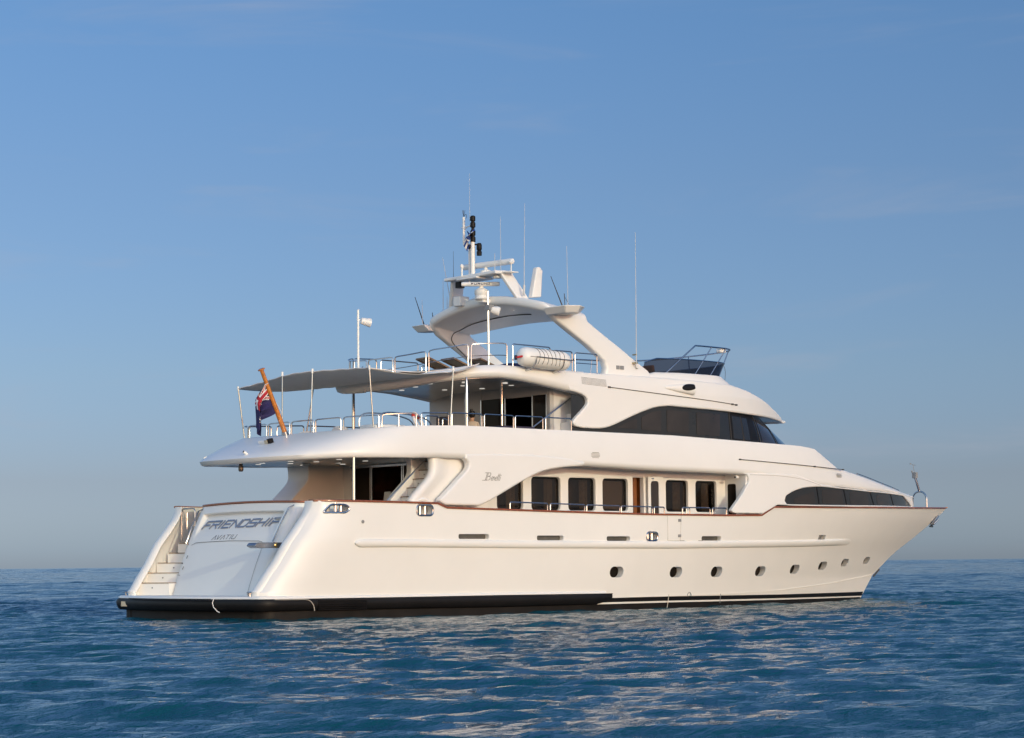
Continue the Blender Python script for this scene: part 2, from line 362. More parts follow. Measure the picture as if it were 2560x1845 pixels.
# openings
cut = MB()
def cut_prism(poly, x, z):
    y0 = hb(x, z)
    cut.slab([(px, -y0-.6, pz) for px, pz in poly], (0, 1.6, 0))
PORTH = [(13.30, 1.20), (16.135, 1.17), (18.29, 1.16), (20.87, 1.155), (23.14, 1.20), (25.16, 1.305), (26.94, 1.405), (28.95, 1.475)]
def ell(x, z, a, b, n=20): return [(x+a-b+b*math.cos(t), z+b*math.sin(t)) for t in [math.pi*(k/10-.5) for k in range(11)]]+[(x-a+b-b*math.cos(t), z-b*math.sin(t)) for t in [math.pi*(k/10-.5) for k in range(11)]]
for x, z in PORTH:
    k = lerp(x, [20, 29], [1, .74]); cut_prism(ell(x, z, .31*(1 if x < 26 else .93), .168*k), x, z)
SLOTS = [(6.74, 7.91, 2.29), (9.82, 10.91, 2.25), (12.74, 13.77, 2.23), (17.16, 18.16, 2.24)]
for a, b, z in SLOTS: cut_prism(rounded([(a, z-.072), (b, z-.072), (b, z+.072), (a, z+.072)], .06), (a+b)/2, z)
FAIR = [rounded([(1.74, 2.95), (2.66, 2.95), (2.80, 3.06), (2.66, 3.19), (2.12, 3.17), (1.98, 3.10)], [.1, .12, .1, .12, .1, .04]),
        rounded([(5.18, 2.89), (5.78, 2.89), (5.78, 3.19), (5.18, 3.19)], .15), rounded([(14.51, 2.165), (15.01, 2.165), (15.01, 2.43), (14.51, 2.43)], .12)]
FAIR[0] = rounded([(1.98, 2.95), (2.66, 2.95), (2.80, 3.06), (2.66, 3.17), (2.2, 3.17)], [.05, .1, .1, .1, .08])
for p in FAIR: cut_prism(p, p[0][0], p[0][1])
cut_prism([(24.04, 2.19), (24.53, 2.19), (24.50, 2.37), (24.03, 2.37)], 24.3, 2.3)
cut_o = cut.build('cutter', SEAM, None)
md = hull.modifiers.new('b', 'BOOLEAN'); md.operation = 'DIFFERENCE'; md.solver = 'EXACT'; md.object = cut_o
off = local(hull); cut_o.location = (0, 0, 0)
me = bpy.data.meshes.new_from_object(hull.evaluated_get(bpy.context.evaluated_depsgraph_get()))
hull.modifiers.clear(); bpy.data.objects.remove(cut_o)
bm = bmesh.new(); bm.from_mesh(me)
nfaces_cut = len(bm.faces)
b2 = bmesh.new(); b2.from_mesh(hull.data)     # port side: the mirror without openings
geo = bmesh.ops.scale(b2, vec=(1, -1, 1), verts=b2.verts); bmesh.ops.reverse_faces(b2, faces=b2.faces)
tmpm = bpy.data.meshes.new('port'); b2.to_mesh(tmpm); bm.from_mesh(tmpm); bm.to_mesh(me); bm.free(); b2.free()
while len(me.materials) > 1: me.materials.pop()
me.materials.append(ANTI)
me.polygons.foreach_set('material_index', [1 if (p.center.z < .35 and p.center.x < -3.6) else 0 for p in me.polygons])
me.polygons.foreach_set('use_smooth', [True]*len(me.polygons)); me.set_sharp_from_angle(angle=math.radians(40))
hull.data = me
hull.modifiers.new('wn', 'WEIGHTED_NORMAL').keep_sharp = True

for x, z in PORTH:
    mb = MB(); y = hb(x, z)
    mb.slab([(px, -hb(px, pz)+.235, pz) for px, pz in ell(x, z, .36, .21)], (0, .02, 0))
    mb.build('porthole', [DGLASS], hull)
for a, b, z in SLOTS:
    mb = MB(); mb.slab([(px, -hb(px, pz)+.16, pz) for px, pz in rounded([(a-.02, z-.09), (b+.02, z-.09), (b+.02, z+.09), (a-.02, z+.09)], .07)], (0, .02, 0))
    mb.build('slot_window', mat('slot_glass', (.10, .095, .085), .15, var=.2) if a < 7 else bpy.data.materials['slot_glass'], hull)
for k, p in enumerate(FAIR):
    mb = MB(); q = p+[p[0]]
    cx = sum(a for a, b in p)/len(p); cz = sum(b for a, b in p)/len(p)
    mb.tube([(a, -hby(a, b)-.004, b) for a, b in q], .032, 8, cap=False)
    mb.tube([(cx-.09, -hb(cx, cz)+.12, cz-.18), (cx-.09, -hb(cx, cz)+.12, cz+.18)], .05, 10)
    mb.tube([(cx+.10, -hb(cx, cz)+.12, cz-.18), (cx+.10, -hb(cx, cz)+.12, cz+.18)], .05, 10)
    if k == 0: mb.tube([(cx+.36, -hb(cx, cz)+.12, cz-.18), (cx+.36, -hb(cx, cz)+.12, cz+.18)], .05, 10)
    mb.build('fairlead', CHROME, hull)
mb = MB(); mb.slab([(px, -hb(px, pz)+.14, pz) for px, pz in [(24.0, 2.15), (24.58, 2.15), (24.55, 2.41), (24.0, 2.41)]], (0, .02, 0))
mb.tube([(24.35, -hb(24.35, 2.2)+.02, 2.2), (24.35, -hb(24.35, 2.3)+.1, 2.32)], .02)
mb.build('boarding_step_recess', GREY, hull)

# teak cap rail, both sides
def ribbon(name, xs, zf, yf, w, h, M, parent, side=-1):
    rows = []
    for x in xs:
        z = zf(x); y = yf(x, z)
        rows.append([(x, side*(y+dy), z+dz) for dy, dz in ((.035, -h*.5), (.045, 0), (.035, h*.5), (.0, h*.62), (-w, h*.62), (-w, -.0))])
    return MB().grid(rows, True).add(rows[0], [tuple(range(5, -1, -1))]).add(rows[-1], [tuple(range(6))])
cxs = sorted(list(np.linspace(1.80, 34.9, 120))+[5.95, 6.05, 6.1, 6.2, 6.3, 20.2, 20.85])
for s in (-1, 1):
    ribbon('cap', cxs, sheer, lambda x, z: hby(x, z), .22, .055, TEAK, hull, s).build('cap_rail', TEAK, hull, ang=50)
# rub rail
def rub(s):
    rows = []
    for x in list(np.linspace(2.9402, 3.2, 8))+list(np.linspace(3.5, 25.5, 60))+list(np.linspace(25.8, 26.6, 6)):
        zc = lerp(x, [3, 4.5, 9, 16, 23, 26.6], [2.10, 2.105, 2.06, 2.03, 2.08, 2.14]); hh = .115*min(1, math.sqrt(max((x-2.94)/.2, 0)), math.sqrt(max((26.65-x)/.3, 0)))
        d = .075*min(1, (26.66-x)/1.5)
        rows.append([(x, s*(hb(x, zc+a*hh)+d*c), zc+a*hh) for a, c in ((1, -.3), (1, .25), (.75, .75), (.3, 1), (-.3, 1), (-.75, .75), (-1, .25), (-1, -.3))])
    return MB().grid(rows).build('rub_rail', HULLW, hull, ang=60)
rub(-1); rub(1)
def hull_strip(name, xs, z0, z1, off, M, s, nz=3):
    rows = []
    for x in xs:
        a, b = z0(x), z1(x); col = []
        for k in range(nz):
            z = a+(b-a)*k/(nz-1); xx = min(x, xe(z)-.001); col.append((xx, s*(hby(xx, z)+off), z))
        rows.append([(col[0][0], s*(abs(col[0][1])-off-.005), col[0][2])]+col+[(col[-1][0], s*(abs(col[-1][1])-off-.005), col[-1][2])])
    return MB().grid(rows).build(name, M, hull, ang=40)
sx = list(np.linspace(12.8, 29.2, 50))+[29.4, 29.6, 29.75]
for s in (-1, 1):
    hull_strip('boot_stripe', sx, lambda x: lerp(x, [13, 16.5, 22.5, 29.6], [.27, .26, .215, .17]), lambda x: lerp(x, [13, 16.5, 22.5, 29.6], [.40, .395, .345, .32]), .006, BLACK, s)
    hull_strip('antifouling', list(np.linspace(.3, 29, 70))+[29.3, 29.5, 29.62], lambda x: -.65, lambda x: lerp(x, [0, 13, 16.5, 22.5, 29.6], [.24, .215, .205, .165, .125]), .005, ANTI, s, 5)
    mb = MB(); strip(mb, [(x, lerp(x, [14, 16.56, 19.31, 22.44, 26.14, 30.39], [.415, .42, .43, .49, .67, .94])) for x in np.linspace(14, 30.2, 40)], .02, lambda x, z: hb(min(x, xe(z)-.01), z), .02, s)
    mb.build('spray_chine', HULLW, hull)
# boarding gate seams and hinges
mb = MB()
for a, b in (((15.45, 2.95), (15.51, 2.17)), ((15.51, 2.17), (16.08, 2.165)), ((16.10, 2.95), (16.10, 2.17))):
    strip(mb, [a, b], .012, hb, .003)
mb.build('gate_seam', SEAML, hull)
for x, z in ((16.03, 2.81), (16.05, 2.32)):
    MB().box((x, -hb(x, z)-.008, z), (.13, .02, .09)).build('gate_hinge', GREY, hull)
mb = MB()
for x in (10.05, 16.2, 17.1): MB().box((x, -hb(x, 2.16)-.002, 2.165), (.2, .012, .012)).build('rail_joint_mark', SEAM, hull)
MB().lathe([(.0, 0), (.045, 0), (.05, .02), (.035, .03), (0, .03)], (3.23, -hb(3.23, 2.7)+.002, 2.70), (0, -1, 0)).build('hull_button', GREY, hull)
# anchor at the stem
mb = MB(); p = Vector((34.05, -.12, 2.99)); d = Vector((.75, 0, .62)).normalized()
mb.tube([p-d*.28+Vector((0, -.05, 0)), p+d*.28+Vector((0, -.05, 0))], .045)
mb.tube([p-d*.2+Vector((0, .1, -.1)), p-d*.24+Vector((0, -.16, .02)), p+d*.02+Vector((0, -.2, .02))], .03)
mb.tube([p-d*.2+Vector((0, .1, -.1)), p-d*.3+Vector((.1, -.05, -.05))], .03)
mb.box(p+Vector((0, .03, 0)), (.35, .12, .16), Matrix.Rotation(-.68, 3, 'Y'))
mb.build('anchor', CHROME, hull)
MB().tube([(30.4, -.03, .88), (30.75, -.03, 1.14)], .03).build('bow_eye', SEAM, hull)

# black fender strip that runs along both quarters and round the swim platform
def plat_edge(y): return -.50+.042*y*y
fp = [(13.22, -hb(13.22, .4)+.0)]+[(x, -hb(x, .4)) for x in np.linspace(12.9, 1.2, 30)]
fp += [(.85, -3.64), (.45, -3.66), (.2, -3.64), (.05, -3.58), (-.03, -3.47), (-.07, -3.32)]
fp += [(plat_edge(y), y) for y in np.linspace(-3.1, 0, 16)]
fp = fp+[(x, -y) for x, y in reversed(fp[:-1])]
def offs(path, i):
    a, b = Vector(path[max(i-1, 0)]), Vector(path[min(i+1, len(path)-1)]); t = (b-a).normalized(); return Vector((-t.y, t.x))*-1
rows = []; rows2 = []
for i, p in enumerate(fp):
    n = offs(fp, i)
    if n.dot(Vector((p[0]-8, p[1]))) < 0 and p[0] < 1: n = -n
    if p[0] >= 1: n = Vector((0, math.copysign(1, p[1])))
    k = 1.0 if p[0] < 12 else max(.0, (13.25-p[0])/1.25)**.4
    zt = lerp(p[0], [0, 4.7, 8.7, 13.2], [.60, .58, .57, .545]); zb = lerp(p[0], [0, 1.3, 4.7, 8.7, 12.6, 13.2], [.27, .27, .25, .22, .22, .37])
    q = Vector(p)
    prof = [(-.10, zt), (.06, zt), (.12*k, zt-.03), (.15*k, zt-.10), (.14*k, (zt+zb)/2-.02), (.10*k, zb+.05), (.04, zb), (-.1, zb)]
    rows.append([(*(q+n*d), z) for d, z in prof])
    rows2.append([(*(q+n*d), z) for d, z in ((-.12, zt+.075), (.03, zt+.075), (.075, zt+.05), (.085, zt+.002), (.0, zt-.002))])
mb = MB().grid(rows); mb.add(rows[0], [tuple(range(8))]); mb.add(rows[-1], [tuple(range(7, -1, -1))])
mb.build('fender_strip', BLACK, hull, ang=40)
k0 = [i for i, p in enumerate(fp) if p[0] < 13.1]
MB().grid(rows2[k0[0]:k0[-1]+1]).build('fender_cap', HULLW, hull, ang=50)
# swim platform deck + body
plat = [p for p in fp if p[0] < 1.3]
mb = MB(); mb.slab([(x, y, .50) for x, y in plat], (0, 0, .168)); 
swim = mb.build('swim_platform', HULLW, yacht, ang=30)
body = [(x+.14 if x < .3 else x, y*.985) for x, y in plat]
MB().slab([(x, y, -.5) for x, y in body], (0, 0, .8)).build('platform_underbody', ANTI, swim)
MB().slab([(x+.08, y*.97, .664) for x, y in plat], (0, 0, .008)).build('platform_decking', mat('pale_decking', (.60, .585, .56), .6, var=.06), swim)
def on_edge(y, d=.155): return (plat_edge(y)-d, y)
mb = MB(); x, y = on_edge(-2.0); mb.tube([(x-.0, y, .61), (x-.035, y+.01, .5), (x-.02, y-.03, .38), (x+.03, y-.14, .27), (x+.06, y-.2, .24)], .013)
mb.build('fender_lashing', FWHT, swim)
mb = MB(); x, y = on_edge(2.85); mb.box((x+.0, y, .44), (.03, .30, .14)); mb.build('stern_light', mat('amber_lens', (.75, .62, .42), .25, var=.1), swim)
mb = MB(); x, y = on_edge(-.2, .12)
for k in range(16):
    yy = 2.4-k*.27; xx = plat_edge(yy)-.165; mb.box((xx, yy-.13, .598), (.05, .262, .03))
mb.build('garage_sill', BLACK, swim)
mb = MB()
for k in range(6): mb.tube([(1.72, -hb(2, .4)-.155+.012*max(0, k-3), .535-.05*k), (3.40, -hb(3.3, .4)-.155+.012*max(0, k-3), .525-.05*k)], .019, 6)
mb.build('fender_grille', BLACK, hull)
mb = MB()
for q in range(14):
    a = math.pi*q/26
mb.tube([(1.30+.28*math.sin(t), -hb(1.4, .4)-.155, .26+.31*math.cos(t)) for t in [k*math.pi/20 for k in range(11)]], .012, 6)
mb.tube([(.3, -3.75, .585), (1.3, -hb(1.4, .4)-.15, .575)], .012, 6)
mb.build('fender_joint', SEAML, hull)
def cleat(x, y, z, ax, name='mooring_cleat', parent=None):
    a = Vector(ax); m_ = MB(); c = Vector((x, y, z))
    m_.tube([c-a*.16+Vector((0, 0, .10)), c-a*.08+Vector((0, 0, .115)), c+a*.08+Vector((0, 0, .115)), c+a*.16+Vector((0, 0, .10))], [.014, .022, .022, .014])
    for s in (-.06, .06): m_.tube([c+a*s, c+a*s+Vector((0, 0, .115))], .02)
    return m_.build(name, CHROME, parent)
cleat(.02, -2.95, .672, (.25, 1, 0), parent=swim); cleat(.12, 3.38, .672, (.3, -1, 0), parent=swim)

# ------------------------------------------------------------------ transom, stairs
def tx(y, t):        # transom face: x at height fraction t (z .66..3.27)
    return .80+1.20*t-.10*math.sin(math.pi*t)+.012*y*y
def thw(t): return 2.27+.24*t
def sstep(a, b, x):
    u = min(max((x-a)/(b-a), 0), 1); return u*u*(3-2*u)
rows = []
for j in range(121):
    t = j/120; hw = thw(t); row = []
    for i in range(181):
        q = -1+2*i/180
        # face in the middle, rounded corner, side face running forward
        s_ = q*1.22; y = max(-1, min(1, s_))*hw; x = tx(y, t)
        ex = abs(s_)-1
        R = .26
        if abs(s_) > .87:
            a = min((abs(s_)-.87)/.13, 1)*math.pi/2
            y = math.copysign(hw-R+R*math.sin(a), s_); x = tx(y, t)+R*(1-math.cos(a))
        if ex > 0: x += ex/.22*1.3
        z = .66+2.61*t+.05*(1-(y/hw)**2)*t
        rec = sstep(-.80, -.76, y/hw)*(1-sstep(.80, .84, y/hw))*sstep(.60, .72, t)*(1-sstep(.885, .905, t))
        x += .13*rec*sstep(.60, .86, t)+.02*rec
        row.append((x, y, z))
    rows.append(row)
transom = MB().grid(rows).build('transom', HULLW, yacht, ang=60)
mb = MB(); r_ = rows[-1]
prof = [(-.03, -.03), (-.045, .0), (-.03, .035), (.16, .035), (.16, -.01)]
rr = []
for i in range(8, 173, 2):
    p = Vector(r_[i]); a, b = Vector(r_[i-2]), Vector(r_[i+2]); tdir = (b-a); n = Vector((-tdir.y, tdir.x, 0)).normalized()
    if n.x > 0.2 or (abs(n.x) < .3 and n.y*p.y < 0): n = -n
    rr.append([tuple(p+n*(-d)+Vector((0, 0, h+.01))) for d, h in prof])
mb.grid(rr, True); mb.add(rr[0], [tuple(range(5))]); mb.add(rr[-1], [tuple(range(5))])
mb.build('transom_cap', TEAK, transom, ang=50)
def TF(y, z, d=0):      # point on the transom face, d proud of it
    t = (z-.66)/2.66; hw = thw(t); rec = sstep(-.80, -.76, y/hw)*(1-sstep(.80, .84, y/hw))*sstep(.60, .72, t)*(1-sstep(.885, .905, t))
    return (tx(y, t)+.13*rec*sstep(.60, .86, t)+.02*rec-d, y, z)
# ship's name: wide squared italic capitals
G = {'F': [[(0, 0), (0, .62), (0, 1), (1, 1)], [(0, .5), (.8, .5)]], 'R': [[(0, 0), (0, .62)], [(-.1, 1), (1, 1), (1, .5), (.1, .5)], [(.5, .5), (1, 0)]], 'I': [[(.5, 0), (.5, 1)]],
     'E': [[(1, 1), (0, 1), (0, 0), (1, 0)], [(0, .5), (.85, .5)]], 'N': [[(0, 0), (0, 1), (1, 0), (1, 1)]], 'D': [[(0, 0), (0, 1), (.8, 1), (1, .8), (1, .2), (.8, 0), (0, 0)]],
     'S': [[(1, 1), (0, 1), (0, .5), (1, .5), (1, 0), (0, 0)]], 'H': [[(0, 0), (0, 1)], [(1, 0), (1, 1)], [(0, .5), (1, .5)]], 'P': [[(0, 0), (0, .62)], [(-.1, 1), (1, 1), (1, .5), (.1, .5)]],
     'A': [[(0, 0), (.6, 1), (1, 0)]], 'V': [[(0, 1), (.35, 0), (1, 1)]], 'T': [[(0, 1), (1, 1)], [(.5, 1), (.5, 0)]], 'U': [[(0, 1), (0, .15), (.15, 0), (.85, 0), (1, .15), (1, 1)]],
     'O': [[(0, .1), (.1, 0), (.9, 0), (1, .1), (1, .9), (.9, 1), (.1, 1), (0, .9), (0, .1)]]}
def word(s, cw, gap, h, shear):
    out = []; x = 0
    for ch in s:
        w = cw*(.35 if ch == 'I' else 1)
        for pl in G[ch]: out.append([(x+(p[0]*w if ch != 'I' else w/2)+shear*p[1]*h, p[1]*h) for p in pl])
        x += w+gap
    W_ = x-gap
    return [[(a-W_/2, b) for a, b in pl] for pl in out], W_
g, W_ = word('FRIENDSHIP', .325, .095, .205, .55)
mb = MB(); strokes(mb, g, .038, lambda u, v, d: TF(-u*1.0+.05, 2.625+v+.02*u/2, d+.012)); mb.build('name_lettering', LETTER, transom)
mb = MB(); strokes(mb, [[(a+.016, b-.016) for a, b in pl] for pl in g], .042, lambda u, v, d: TF(-u+.05, 2.625+v+.02*u/2, d+.003)); mb.build('name_shadow_lettering', mat('letter_edge', (.40, .38, .36), .4, var=.05), transom)
g, W_ = word('AVATIU', .17, .05, .12, .35)
mb = MB(); strokes(mb, g, .014, lambda u, v, d: TF(-u+.38, 2.275+v+.01*u, d+.004)); mb.build('port_lettering', mat('thin_letter', (.12, .12, .14), .4, var=.1), transom)
# garage door seam
mb = MB()
def tseam(pts, w=.012):
    rr = []; dn = []
    for (a0, a1), (b0, b1) in zip(pts[:-1], pts[1:]):
        k_ = max(1, int(math.hypot(b0-a0, b1-a1)/.06)); dn += [(a0+(b0-a0)*i/k_, a1+(b1-a1)*i/k_) for i in range(k_)]
    pts = dn+[pts[-1]]
    for i, (y, z) in enumerate(pts):
        a, b = Vector(pts[max(i-1, 0)]), Vector(pts[min(i+1, len(pts)-1)]); t = (b-a).normalized(); n = Vector((-t.y, t.x))*w/2
        rr.append([TF(y+n.x, z+n.y, .012+.05*max(0, abs(y)-1.9)), TF(y-n.x, z-n.y, .012+.05*max(0, abs(y)-1.9))])
    mb.grid(rr)
tseam([(-1.68, .70), (-1.69, 1.6), (-1.70, 2.05), (-1.60, 2.17), (-1.4, 2.20), (0, 2.225), (1.4, 2.20), (1.75, 2.19), (1.95, 2.12)])
tseam([(2.0, 1.25), (2.15, 1.26)])
mb.build('garage_door_seam', SEAM, transom)
mb = MB()
for y, z in ((1.93, 1.78), (1.95, 1.46)):
    MB().tube([TF(y+.03, z-.04, .01), TF(y-.02, z-.03, .035), TF(y-.03, z+.03, .035), TF(y+.02, z+.04, .01)], .008, 6).build('door_latch', SEAM, transom)
p = TF(2.1, 1.6, .0); mb.lathe([(0, 0), (.02, 0), (.02, .02), (0, .02)], p, (-1, 0, 0), 10)
mb.build('shower_socket', SEAM, transom)
for s in (-1, 1):
    a = Vector(TF(s*2.18, 2.18, .09)); b = Vector(TF(s*2.27, 3.12, .10))
    pts = [Vector(TF(s*2.15, 2.14, .0)), a, a+(b-a)*.5+Vector((-.02, 0, 0)), b, Vector(TF(s*2.27, 3.2, -.06))]
    MB().tube(pts, .022, 8).build('grab_rail', CHROME, transom)
# stairs each side
RIS = [(.22, 1.02), (.58, 1.31), (.96, 1.60), (1.34, 1.89), (1.70, 2.18)]
for s in (-1, 1):
    ya, yb = 2.22, 3.24; SK = .52                      # risers run forward towards the transom
    def sp(x, y, z): return (x+SK*(3.36-y), s*y, z)
    mb = MB(); pr = [(RIS[0][0], .60)]
    for k, (x, z) in enumerate(RIS): pr += [(x, z), (RIS[k+1][0] if k < 4 else 3.6, z)]
    pr += [(3.6, .60)]
    n_ = len(pr); mb.add([sp(x, ya, z) for x, z in pr]+[sp(x, yb, z) for x, z in pr], [tuple(range(n_)), tuple(range(2*n_-1, n_-1, -1))]+[(i, (i+1) % n_, n_+(i+1) % n_, n_+i) for i in range(n_)])
    st = mb.build('stern_stairs', HULLW, yacht, ang=30, bevel=.012)
    for k, (x, z) in enumerate(RIS):
        MB().slab([sp(x-.02, ya+.01, z+.002), sp(x+.25, ya+.01, z+.002), sp(x+.25, yb-.05, z+.002), sp(x-.02, yb-.05, z+.002)], (0, 0, .02)).build('tread', DECK, st)
        MB().lathe([(0, 0), (.022, 0), (.022, .015), (0, .015)], sp(x-.001, 2.72, z-.13), (-1, -s*SK, 0), 8).build('step_light', GREY, st)
# gate at the head of the starboard stairs, passerelle, port gate rail
MB().box((2.35, -2.95, 2.72), (.10, 1.0, .95)).build('stair_gate', HULLW, yacht, bevel=.02)
mb = MB(); mb.tube([(2.285, -2.62, 2.85), (2.285, -2.85, 2.85)], .008, 6); mb.lathe([(0, 0), (.02, 0), (.02, .01), (0, .01)], (2.29, -2.72, 2.85), (-1, 0, 0), 8); mb.build('gate_latch', SEAM, yacht)
mb = MB(); mb.slab([(x, -2.88, z) for x, z in rounded([(.25, 2.045), (.38, 1.98), (2.2, 2.0), (2.2, 2.145), (.32, 2.135)], [.03, .04, .02, .02, .05])], (0, .40, 0))
ps = mb.build('passerelle', mat('brushed_grey', (.30, .31, .33), .22, metal=.8, var=.1), yacht, bevel=.015)
mb = MB(); mb.lathe([(0, 0), (.045, 0), (.05, .03), (.02, .04), (.02, .07), (0, .07)], (.95, -2.88, 2.06), (0, -1, 0), 12); mb.box((.96, -2.91, 2.06), (.03, .03, .16)); mb.build('passerelle_hinge', mat('brass', (.55, .42, .2), .25, metal=1, var=.1), ps)
mb = MB(); mb.tube(hoop((1.86, 3.18, 2.3), (1.95, 2.6, 2.3), .92, .022, .1), .022); mb.tube([(1.9, 2.95, 2.6), (1.9, 2.95, 3.1)], .03); mb.build('stair_gate_rail', CHROME, yacht)

# ------------------------------------------------------------------ decks
def deckpoly(xs, bf, z, name, M, parent):
    mb_ = MB(); mb_.grid([[(x, -bf(x), z(x)), (x, 0, z(x)), (x, bf(x), z(x))] for x in xs]); return mb_.build(name, M, parent)
deckpoly(list(np.linspace(2.0, 34.2, 50)), lambda x: max(0, hb(x, 2.2)-.2), lambda x: lerp(x, [2, 20, 21, 34.2], [2.16, 2.16, 2.8, 2.8]), 'main_deck', DECK, yacht)

# ------------------------------------------------------------------ upper deck band (bulwark wrapped round the stern)
XS = list(np.linspace(5.5, 23, 36))+[23.2, 23.38, 23.6, 23.8, 24.06, 24.3, 24.6, 24.9, 25.4, 26, 26.8, 27.6, 28.4, 29.2, 30, 30.8, 31.5, 32, 32.4, 32.65]
def band_zt(x): return lerp(x, [3.4, 5, 7, 16, 19.7, 22.67, 23.38, 24.06, 24.9, 26.8, 29.2, 31.5, 33.1], [5.34, 5.46, 5.54, 5.53, 5.44, 5.38, 5.31, 5.03, 4.69, 4.45, 4.17, 3.97, 3.88])
def band_zb(x): return lerp(x, [1.3, 2.2, 3, 4, 5, 6, 7, 12, 15, 19.4, 23.4, 24.9, 26.8, 29.2, 31, 33.1], [4.42, 4.47, 4.51, 4.525, 4.54, 4.56, 4.57, 4.46, 4.385, 4.34, 4.03, 3.98, 3.92, 3.895, 3.86, 3.80])
def band_stations():
    st = []
    for k in range(22):
        th = math.pi/2*k/22; gq = math.sin(th)**.8
        st.append(((5-3.7*(1-gq**2.5)**.5, -3.72*gq), (5.5-2.0*(1-gq**5)**.5, -3.58*gq)))
    st.append(((5.1, -3.72), (5.40, -3.59)))
    for x in XS: st.append(((x, -bs(x)), (x, -max(0, bs(x)-.13*min(1, (33.3-x)/2)))))
    return st
def band_rows(stn, zbf, ztf, zdeck, inw=.45, rb=.13, q=1.0, inner=True):
    rows = []
    for (nx, ny), (tx_, ty) in stn:
        D = Vector((tx_-nx, ty-ny)); L = max(D.length, 1e-4); n = D/L; zb, zt = zbf(nx), ztf(tx_)
        i_ = min(inw, max(abs(ny)-.002, .002)) if nx > 6 else inw
        side = n if L > .5 else n
        h = zt-zb; rb_ = min(rb, h*.35)
        P = [(i_, zb+.02), (min(.16, i_*.6), zb), (.05, zb+.03), (0, zb+rb_)]
        sw = min(max((L-.12)/1.6, 0), 1); sw = sw*sw*(3-2*sw)
        for w in (.06, .12, .25, .4, .55, .7, .85, .95):
            d = L*(w**(2.2-1.2*sw)); zz = zb+rb_+(zt-zb-rb_)*(w**(1.0-.22*sw)); P.append((d, zz))
        P += [(L+.01, zt), (L+.08, zt+.004), (L+.13, zt-.02)]
        if inner: P.append((L+.14, min(zdeck, zt-.1)))
        rows.append([(nx+n.x*d, ny+n.y*d, z) for d, z in P])
    return rows
ST = band_stations()
rows = band_rows(ST, band_zb, band_zt, 4.72)
mir = [[(x, -y, z) for x, y, z in r] for r in rows]
upper = MB().grid(list(reversed(mir))[:-1]+rows).build('upper_deck', WHITE, yacht, ang=55)
# soffit under the band and deck above it
def cross(rows_, idx, dz, zfix=None):
    g_ = []
    for r in rows_:
        x, y, z = r[idx]; zz = zfix if zfix is not None else z+dz
        g_.append([(x, y*f_, zz) for f_ in (1, .5, 0, -.5, -1)])
    return g_
cut_x = [i for i, r in enumerate(rows) if r[0][0] < 23.3]
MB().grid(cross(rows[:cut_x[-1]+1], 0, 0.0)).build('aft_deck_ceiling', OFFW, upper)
MB().grid(cross(rows[:cut_x[-1]+1], -1, 0, 4.72)).build('upper_deck_planking', DECK, upper)
fi = [i for i, s_ in enumerate(ST) if s_[0][0] >= 22.9]
g_ = []
for i in fi:
    r = rows[i]; x, y, z = r[-2]; g_.append([(x, y*f_, z+.10*(1-f_*f_)) for f_ in [k/6 for k in range(-6, 7)]])
MB().grid(g_).build('foredeck_roof', WHITE, upper, ang=60)
MB().slab([(22.95, -3.3, 4.7), (22.95, 3.3, 4.7), (22.95, 3.3, 5.34), (22.95, -3.3, 5.34)], (.05, 0, 0)).build('foredeck_bulkhead', WHITE, upper)
# seams, vents, hand line on the band
mb = MB(); strip(mb, [(19.04, 4.83), (21, 4.765), (23.16, 4.70), (25.07, 4.645)], .022, bs, .012)
for x, z in ((19.04, 4.83), (23.16, 4.70), (25.07, 4.645)): mb.box((x, -bs(x)-.01, z), (.09, .03, .045))
mb.build('grab_line', SEAM, upper)
def louvre(x0, x1, z0, z1, n, f, parent, name='louvre_vent', skew=0, rnd=0):
    mb_ = MB()
    for k in range(n):
        u = (k+.5)/n; z = z0+(z1-z0)*u; ins = (abs(u-.5)*2)**3*(x1-x0)*rnd
        strip(mb_, [(x0+ins, z+skew*0), (x1-ins, z+skew)], (z1-z0)/n*.26, f, .004)
    return mb_.build(name, SEAM, parent)
louvre(12.24, 12.62, 4.70, 4.90, 5, bs, upper, rnd=.25); louvre(24.59, 25.0, 4.36, 4.51, 4, bs, upper, skew=.0, rnd=.2)
# flush lights/cameras round the stern of the band
def nose(g):      # point on the stern edge of the band at y fraction g (starboard negative)
    a = abs(g); return Vector((5-3.7*(1-a**2.5)**.5, 3.72*g, 0))
def stern_pt(g, w):
    a = abs(g); n0 = nose(g); t0 = Vector((5.5-2.0*(1-a**5)**.5, 3.58*g, 0)); zb, zt = band_zb(n0.x), band_zt(t0.x)
    p = n0+(t0-n0)*w; p.z = zb+.13+(zt-zb-.13)*w**.78
    q = n0+(t0-n0)*(w+.05); q.z = zb+.13+(zt-zb-.13)*(w+.05)**.78
    up_ = (q-p).normalized(); e = .01; p2 = nose(g+e)-nose(g-e); t = Vector((p2.x, p2.y, 0)).normalized(); n = t.cross(up_).normalized()
    if n.z < 0: n = -n
    return p, n, t, up_
for g, w in ((.55, .10), (-.85, .30)):
    p, n, t, u_ = stern_pt(g, w); R3 = Matrix((t, u_, n)).transposed()
    mb = MB(); mb.box(p+n*.005, (.15, .12, .03), R3); lt = mb.build('flush_light', FIBRE, upper)
    MB().box(p+n*.022, (.11, .085, .01), R3).build('lens', GREY, lt)
p, n, t, u_ = stern_pt(-.18, .10); mb = MB(); mb.tube([p-n*.02, p+n*.07+Vector((-.07, .03, 0))], .045, 10); mb.build('stern_camera', FIBRE, upper)
MB().lathe([(0, 0), (.03, 0), (.03, .012), (0, .012)], p+n*.075+Vector((-.075, .03, 0)), n+Vector((-1, .4, 0)), 10).build('camera_lens', BLACK, upper)
p, n, t, u_ = stern_pt(-.12, .52)
